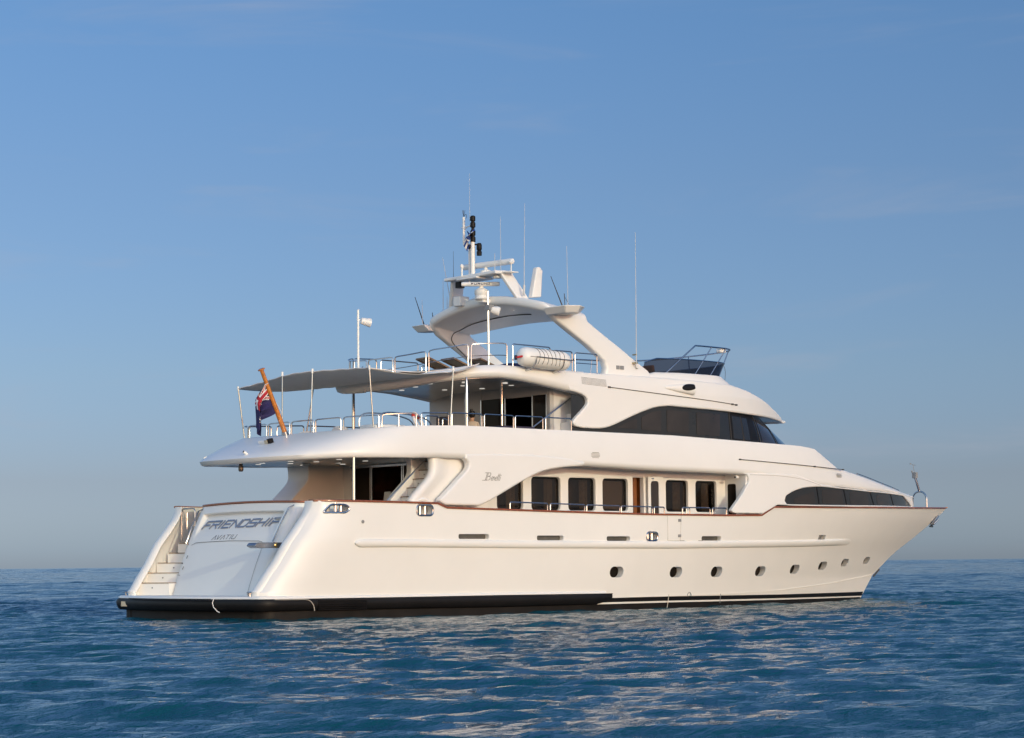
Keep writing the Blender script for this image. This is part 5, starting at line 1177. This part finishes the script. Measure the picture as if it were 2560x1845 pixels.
# ------------------------------------------------------------------ flagstaff and ensign
fs_b, fs_t = Vector((3.43, 0, 5.22)), Vector((2.5, 0, 7.23)); d_ = (fs_t-fs_b).normalized()
fs_ = empty('flagstaff', fs_b, 'thick varnished wooden flagstaff raked over the yacht stern', 'flagstaff')
MB().tube([fs_b+d_*.2, fs_b+d_*.9, fs_b+d_*2.19], [.075, .07, .058], 14).build('staff', STAFF, fs_)
MB().lathe([(0, 0), (.105, 0), (.11, .03), (.07, .05), (0, .05)], fs_t-d_*.04, d_, 14).build('truck', STAFF, fs_)
MB().tube([fs_b-d_*.08, fs_b+d_*.22], [.10, .082], 14).build('socket', CHROME, fs_)
mb = MB(); mb.tube([fs_b+d_*1.72+Vector((-.07, -.02, 0)), fs_b+d_*.9+Vector((.16, -.03, -.05)), fs_b+d_*.55+Vector((-.08, -.03, 0))], .007, 5); mb.tube([fs_b+d_*(1.74)+Vector((.0, 0, 0)), fs_b+d_*1.755], .066, 12); mb.build('halyard', FWHT, fs_)
NU, NV = 90, 56
vs = []; 
for j in range(NV+1):
    v = j/NV
    for i in range(NU+1):
        u = i/NU
        H = fs_b+d_*(1.72-.92*v)+Vector((-.07, 0, .02))       # hoist down the staff
        hang_ = 1.28*u
        gather = sstep(0, .36, u)
        xx = H.x*(1-gather)+(2.38+.06*v)*gather; yy = .17*gather*math.sin(15*v+1.5*u)*(1-.35*u)+.03*math.sin(5*u+3*v)
        zz = H.z-hang_*(.55+.45*gather)*(1-.46*v*gather)-.04*gather*math.sin(7*v)
        vs.append((xx+.06*math.sin(12*v+2*u+1)*gather*(1-.3*u), yy, zz))
fs2 = []; fm = []
def jack(a, b):    # union flag in the canton, a across 0..1, b up 0..1
    x, y = (a-.5)*2, (b-.5)
    if abs(x) < .10 or abs(y) < .10: return 2
    if abs(x) < .17 or abs(y) < .17: return 1
    dd = min(abs(y-x/2), abs(y+x/2))
    if dd < .05: return 2
    if dd < .13: return 1
    return 0
stars = [(.75+.16*math.cos(2*math.pi*k/15), .5+.27*math.sin(2*math.pi*k/15)) for k in range(15)]
for j in range(NV):
    for i in range(NU):
        k = j*(NU+1)+i; fs2.append((k, k+1, k+NU+2, k+NU+1)); u, v = (i+.5)/NU, (j+.5)/NV
        c_ = 0
        if u < .5 and v < .5: c_ = jack(u*2, 1-v*2)
        elif any(((u-a)*1.7)**2+(v-b)**2 < .032**2 for a, b in stars): c_ = 1
        fm.append(c_)
mb = MB(); mb.v = vs; mb.f = fs2; mb.m = fm
ens = mb.build('ensign', [FBLUE, FWHT, FRED], None, ang=80, recalc=False)
tag(ens, 'drooping dark blue ensign with red and white cross corner and ring of white stars', 'flag')
# courtesy pennant bundled on the mast
vs = []; fs2 = []; fm = []
for j in range(19):
    v = j/18
    for i in range(25):
        u = i/24
        vs.append((10.60+.10*math.sin(6*v+2*u)-.14*u*(.5+v), .22*math.sin(3.3*u+.5)*(1-.3*v)+.34*(u-.45)*v-.10*u, 12.05-.50*v-.10*math.sin(3.1*u)*v+.05*math.sin(9*u)))
for j in range(18):
    for i in range(24):
        k = j*25+i; fs2.append((k, k+1, k+26, k+25)); fm.append(0 if (j//2) % 2 == 0 or (i < 8 and j < 9) else 1)
mb = MB(); mb.v = vs; mb.f = fs2; mb.m = fm
tag(mb.build('courtesy_flag', [GBLUE, FWHT], None, ang=80, recalc=False), 'small blue and white striped flag bunched on the signal mast', 'flag')

# ------------------------------------------------------------------ people and furniture on the aft upper deck
def person(loc, rot):
    root = empty('person', loc, 'person with dark hair in a bun and cream top seated under the hardtop', 'person')
    J = {'pel': (0, 0, .48), 'sp': (-.03, 0, .70), 'ch': (-.02, 0, .92), 'nk': (.01, 0, 1.07), 'hd0': (.03, 0, 1.15), 'hd': (.05, 0, 1.25), 'top': (.03, 0, 1.33)}
    E_ = [('pel', 'sp'), ('sp', 'ch'), ('ch', 'nk'), ('nk', 'hd0'), ('hd0', 'hd'), ('hd', 'top')]
    Rr = {'pel': .15, 'sp': .135, 'ch': .15, 'nk': .05, 'hd0': .07, 'hd': .098, 'top': .07}
    for s, t in ((-1, 'r'), (1, 'l')):
        J.update({'sh'+t: (-.02, s*.18, .98), 'el'+t: (.08, s*.25, .72), 'wr'+t: (.30, s*.16, .66), 'hi'+t: (.05, s*.10, .47), 'kn'+t: (.46, s*.12, .50), 'an'+t: (.44, s*.12, .08), 'ft'+t: (.60, s*.13, .04)})
        Rr.update({'sh'+t: .065, 'el'+t: .045, 'wr'+t: .03, 'hi'+t: .10, 'kn'+t: .06, 'an'+t: .04, 'ft'+t: .035})
        E_ += [('ch', 'sh'+t), ('sh'+t, 'el'+t), ('el'+t, 'wr'+t), ('pel', 'hi'+t), ('hi'+t, 'kn'+t), ('kn'+t, 'an'+t), ('an'+t, 'ft'+t)]
        for f, (dx, dy, dz) in enumerate(((.09, -.03, .0), (.10, -.01, -.01), (.095, .012, -.012), (.08, .03, -.012), (.05, -.05, .01))):
            J['f%d%s' % (f, t)] = (.30+dx, s*.16-s*dy, .66+dz); Rr['f%d%s' % (f, t)] = .009; E_.append(('wr'+t, 'f%d%s' % (f, t)))
    keys = list(J); me_ = bpy.data.meshes.new('body'); me_.from_pydata([J[k] for k in keys], [(keys.index(a), keys.index(b)) for a, b in E_], [])
    o = bpy.data.objects.new('body', me_); S.collection.objects.link(o)
    sk = o.modifiers.new('skin', 'SKIN'); 
    for i, k in enumerate(keys): me_.skin_vertices[0].data[i].radius = (Rr[k], Rr[k])
    me_.skin_vertices[0].data[0].use_root = True
    o.modifiers.new('sub', 'SUBSURF').levels = 2
    m2 = bpy.data.meshes.new_from_object(o.evaluated_get(bpy.context.evaluated_depsgraph_get())); bpy.data.objects.remove(o)
    for M in (SKIN, SHIRT, TROUS): m2.materials.append(M)
    for p in m2.polygons:
        c = p.center; p.material_index = 1 if (.50 < c.z < 1.06 and c.x < .22 and abs(c.y) < .3) else (2 if c.z <= .62 and c.x < .5 else 0)
        p.use_smooth = True
    b = bpy.data.objects.new('body', m2); link(b, root)
    mb_ = MB(); mb_.lathe([(0, -.10), (.07, -.09), (.108, -.02), (.112, .05), (.085, .10), (.03, .125), (0, .127)], (.012, 0, 1.27), (-.25, 0, 1), 16); mb_.lathe([(0, -.05), (.045, -.03), (.055, 0), (.04, .04), (0, .05)], (-.05, 0, 1.40), (-.4, 0, 1), 12)
    h = mb_.build('hair', HAIR, None); h.parent = root
    mb_ = MB()
    mb_.slab([(.145, -.012, 1.235), (.145, .012, 1.235), (.16, 0, 1.225), (.142, 0, 1.265)], (-.02, 0, 0)); h2 = mb_.build('face', SKIN, None); h2.parent = root
    root.rotation_euler = (0, 0, rot); return root
person((9.75, -1.0, 4.72+.12), math.radians(35))
def deck_chair(loc, rot, label):
    root = empty('deck_chair', loc, label, 'chair', 'dark armchairs on the aft upper deck')
    MB().box((0, 0, .40), (.55, .55, .12)).build('seat', DGREYF, root, bevel=.03).location = (0, 0, 0)
    MB().box((-.27, 0, .70), (.10, .55, .60)).build('backrest', DGREYF, root, bevel=.04)
    for y in (-.29, .29): MB().box((-.02, y, .56), (.52, .07, .07)).build('armrest', LTEAK, root, bevel=.02)
    for x in (-.25, .25):
        for y in (-.26, .26): MB().box((x, y, .18), (.05, .05, .36)).build('leg', LTEAK, root)
    for o in root.children_recursive: o.data.transform(Matrix.Translation(Vector(loc)))
    root.rotation_euler = (0, 0, rot); return root
def authored(root):   # children were shifted by -loc on build; nothing more to do
    return root
deck_chair((8.35, -1.55, 4.95), math.radians(20), 'charcoal armchair aft of the seated person, beside the front hardtop pillar')
deck_chair((9.62, -1.08, 4.72), math.radians(35), 'charcoal armchair the dark-haired person is sitting on')
mb = MB(); mb.slab(rounded([(9.9, -2.6), (11.0, -2.6), (11.0, -1.3), (9.9, -1.3)], .08) and [(x, y, 5.18) for x, y in rounded([(10.3, -3.0), (11.35, -3.0), (11.35, -1.9), (10.3, -1.9)], .08)], (0, 0, .06))
tbl = empty('dining_table', (10.8, -2.45, 4.72), 'low table under a dark purple cloth in front of the sliding doors', 'table')
mb.build('table_top', LTEAK, tbl); MB().tube([(10.8, -2.45, 4.72), (10.8, -2.45, 5.2)], .07).build('pedestal', CHROME, tbl)
mb = MB(); ro = rounded([(8.9, -3.35), (10.3, -3.35), (10.3, -2.4), (8.9, -2.4)], .1)
mb.slab([(x, y, 5.0) for x, y in ro], (0, 0, .62)); tag(mb.build('covered_sofa', mat('purple_cover', (.035, .03, .06), .9, var=.2, bump=.3), bevel=.06), 'dark purple covered sofa along the rail before the sliding doors', 'sofa')
mb = MB(); ring_c = Vector((6.05, -2.9, 5.62)); ax = Vector((.5, -.8, .45)).normalized(); e1 = ax.orthogonal().normalized(); e2 = ax.cross(e1)
rows_ = []
for i in range(33):
    t = 2*math.pi*i/32; cdir = e1*math.cos(t)+e2*math.sin(t); rows_.append([tuple(ring_c+cdir*(.29+.075*math.cos(q))+ax*.055*math.sin(q)) for q in [2*math.pi*k/10 for k in range(10)]])
mb.grid(rows_, True); mb.m = [1 if ((i//10) % 8) in (0, 1) else 0 for i in range(len(mb.f))]
tag(mb.build('lifebuoy', [FWHT, mat('lifebuoy_red', (.55, .05, .03), .5, var=.05)]), 'white lifebuoy with red bands leaning at the aft deck rail', 'lifebuoy')
for (x, y, a, b, lb) in ((4.7, .6, .9, .6, 'white cushion bundle lying behind the stern rail near the pillar'), (3.95, -1.9, .55, .5, 'small pale cushion behind the stern rail right of the flagstaff')):
    rows_ = [[(x+a*.5*math.cos(t)*math.sin(p), y+b*.5*math.sin(t)*math.sin(p), 5.25+.24*math.copysign(abs(math.cos(p))**.6, math.cos(p))+.02*math.sin(5*t)) for t in [2*math.pi*k/18 for k in range(18)]] for p in [math.pi*k/10 for k in range(11)]]
    tag(MB().grid(rows_, True).build('deck_cushion', FWHT if a > .8 else CANVAS), lb, 'cushion', 'pale cushions behind the stern rail')
mb = MB(); mb.box((5.1, -2.45, 5.12), (1.2, .8, .84)); tag(mb.build('deck_locker', FIBRE, bevel=.08), 'white rounded deck locker inside the stairwell rails on the aft upper deck', 'locker')

# ------------------------------------------------------------------ bow
def bz(x): return sheer(x)
mb = MB()
for s in (-1,): pass
mb.tube([(33.35, -.33, bz(33.3)-.1), (33.35, -.33, 3.80)]+[(33.35, -.33*math.cos(t), 3.80+.30*math.sin(t)) for t in [math.pi*k/12 for k in range(1, 12)]]+[(33.35, .33, 3.80), (33.35, .33, bz(33.3)-.1)], .035, 8)
bl = mb.build('bow_hoop', CHROME, yacht)
MB().tube([(33.35, 0, 4.10), (33.12, 0, 4.62)], .045, 8).build('bow_light_pole', CHROME, bl)
mb = MB(); mb.box((33.10, 0, 4.72), (.15, .16, .22)); mb.tube([(33.08, .02, 4.6), (33.04, .10, 4.9)], .03); mb.build('bow_light', GREY, bl)
mb = MB(); mb.tube([(33.08, 0, 4.8), (33.03, .02, 5.12)], .010, 5); mb.tube([(33.0, .12, 5.16), (33.03, .02, 5.12), (33.06, -.08, 5.10)], .010, 5); mb.lathe([(0, 0), (.03, 0), (.03, .05), (0, .05)], (33.0, .12, 5.14), (0, 0, 1), 8); mb.build('wind_vane', GREY, bl)
mb = MB(); hp = [(28.0-.0, -1.35, 4.50), (28.2, -1.33, 4.55), (29.6, -1.05, 4.42), (31.0, -.70, 4.22), (31.3, -.6, 4.12)]
hp = []
for x in np.linspace(26.9, 31.6, 12):
    y = -max(.1, bs(x)-.42); hp.append((x, y, band_zt(x)+.10+.04))
mb.tube(hp, .017, 6)
for i in (0, 3, 6, 9, 11): mb.tube([hp[i], (hp[i][0], hp[i][1], hp[i][2]-.14)], .014, 6)
mb.build('foredeck_handrail', CHROME, upper)
mb = MB(); mb.tube([(18.0, -3.7, .45), (18.0, -3.66, .15)], .01, 5)
mb.tube([(17.02+.09*math.cos(t), -hb(17, .4)-.03, .40+.11*math.sin(t)) for t in [math.pi*k/10 for k in range(11)]], .012, 5); mb.build('waterline_bracket', GREY, hull)
mb = MB(); mb.tube([(15.95, -hb(15.9, .4)-.03, .46), (15.85, -hb(15.9, .3)-.05, .0)], .011, 6); mb.build('hanging_line', YELLOW, hull)

# ------------------------------------------------------------------ sea
def sea(name, s1, d1, s2, d2):
    M = bpy.data.materials.new(name); M.use_nodes = True; N = M.node_tree; b = N.nodes['Principled BSDF']
    b.inputs['Base Color'].default_value = (.003, .063, .088, 1); b.inputs['Roughness'].default_value = .04; b.inputs['IOR'].default_value = 1.38
    tc = N.nodes.new('ShaderNodeTexCoord'); prev = None
    for scale, det, rough, st, dist in ((s2, 3, .5, (.45, 1, 1), d2), (s1, 5, .6, (.42, 1, 1), d1)):
        mp = N.nodes.new('ShaderNodeMapping'); mp.inputs['Rotation'].default_value = (0, 0, math.radians(-48)); mp.inputs['Scale'].default_value = st
        n = N.nodes.new('ShaderNodeTexNoise'); n.inputs['Scale'].default_value = scale; n.inputs['Detail'].default_value = det; n.inputs['Roughness'].default_value = rough
        N.links.new(tc.outputs['Object'], mp.inputs[0]); N.links.new(mp.outputs[0], n.inputs['Vector'])
        bp = N.nodes.new('ShaderNodeBump'); bp.inputs['Strength'].default_value = 1.0; bp.inputs['Distance'].default_value = dist
        N.links.new(n.outputs[0], bp.inputs['Height'])
        if prev: N.links.new(prev.outputs[0], bp.inputs['Normal'])
        prev = bp
    N.links.new(prev.outputs[0], b.inputs['Normal']); return M
WATER = sea('sea_water', 5.6, .095, 1.5, .085)
WATER_FAR = sea('far_sea_water', 1.3, .34, .22, .55)
waves = []
wind = math.radians(-122)         # the small seas run towards the camera
for k in range(120):
    lam = .30*(20**(rng.rand()**1.25)); a = wind+rng.randn()*.34; amp = .0042*lam**.80*(1.0 if lam < 2.2 else .58)
    waves.append((2*math.pi/lam*math.cos(a), 2*math.pi/lam*math.sin(a), amp, rng.rand()*2*math.pi, lam))
for k in range(26):               # long low swell, only felt far out
    lam = 9.5*(2.6**rng.rand()); a = wind+rng.randn()*.5; waves.append((2*math.pi/lam*math.cos(a), 2*math.pi/lam*math.sin(a), .0030*lam, rng.rand()*2*math.pi, lam))
def height(X, Y, lmin):
    Z = np.zeros_like(X); DX = np.zeros_like(X); DY = np.zeros_like(X)
    for kx, ky, a, ph, lam in waves:
        if lam < lmin or (lam > 9.2 and lmin < 8): continue
        p = kx*X+ky*Y+ph; k = math.hypot(kx, ky); c, s_ = np.cos(p), np.sin(p)
        Z += a*c; DX -= a*kx/k*s_; DY -= a*ky/k*s_
    return Z, DX, DY
fwd2 = np.array([math.sin(yaw), math.cos(yaw)]); rgt2 = np.array([math.cos(yaw), -math.sin(yaw)]); O2 = np.array([CAM.x, CAM.y])
verts = []; faces = []; nv = 0
def patch(u0, u1, v0, v1, du, dv, lmin, fade):
    global nv
    nu, nv_ = int(round((u1-u0)/du))+1, int(round((v1-v0)/dv))+1
    U, V = np.meshgrid(np.linspace(u0, u1, nu), np.linspace(v0, v1, nv_))
    X = O2[0]+U*rgt2[0]+V*fwd2[0]; Y = O2[1]+U*rgt2[1]+V*fwd2[1]
    Z, DX, DY = height(X, Y, lmin) if lmin is not None else (np.zeros_like(X),)*3
    e = np.minimum(np.minimum(U-u0, u1-U), np.minimum(V-v0, v1-V)); f_ = np.clip(e/fade, 0, 1) if lmin is not None else 0*U
    verts.append(np.stack([X+DX*f_, Y+DY*f_, Z*f_], -1).reshape(-1, 3))
    idx = np.arange(nu*nv_).reshape(nv_, nu)+nv
    faces.append(np.stack([idx[:-1, :-1], idx[:-1, 1:], idx[1:, 1:], idx[1:, :-1]], -1).reshape(-1, 4)); nv += nu*nv_
patch(-36, 36, 12, 100, .115, .125, .30, 1.5)
patch(-75, 75, 100, 220, .36, .36, .85, 1.5)
NEAR_F = sum(len(f) for f in faces)
patch(-180, 180, 220, 560, .8, .8, 2.0, 3.0)
patch(-900, 900, 560, 3200, 4.5, 3.2, 9.0, 20.0)
FAR = 30000.0
for q in ((-FAR, -36, -FAR, 100), (36, FAR, -FAR, 100), (-36, 36, -FAR, 12), (-FAR, -75, 100, 220), (75, FAR, 100, 220), (-FAR, -180, 220, 560), (180, FAR, 220, 560), (-FAR, -900, 560, 3200), (900, FAR, 560, 3200), (-FAR, FAR, 3200, FAR)):
    patch(*q, (q[1]-q[0])/8, (q[3]-q[2])/8, None, 1)
V_ = np.concatenate(verts); F_ = np.concatenate(faces)
me = bpy.data.meshes.new('water'); me.vertices.add(len(V_)); me.vertices.foreach_set('co', V_.astype(np.float32).ravel())
me.loops.add(F_.size); me.loops.foreach_set('vertex_index', F_.astype(np.int32).ravel()); me.polygons.add(len(F_))
me.polygons.foreach_set('loop_start', np.arange(0, F_.size, 4, dtype=np.int32)); me.polygons.foreach_set('loop_total', np.full(len(F_), 4, dtype=np.int32))
me.update(calc_edges=True); me.polygons.foreach_set('use_smooth', [True]*len(F_)); me.materials.append(WATER); me.materials.append(WATER_FAR)
me.polygons.foreach_set('material_index', np.where(np.arange(len(F_)) < NEAR_F, 0, 1).astype(np.int32))
wo = bpy.data.objects.new('water', me); link(wo); wo['kind'] = 'structure'
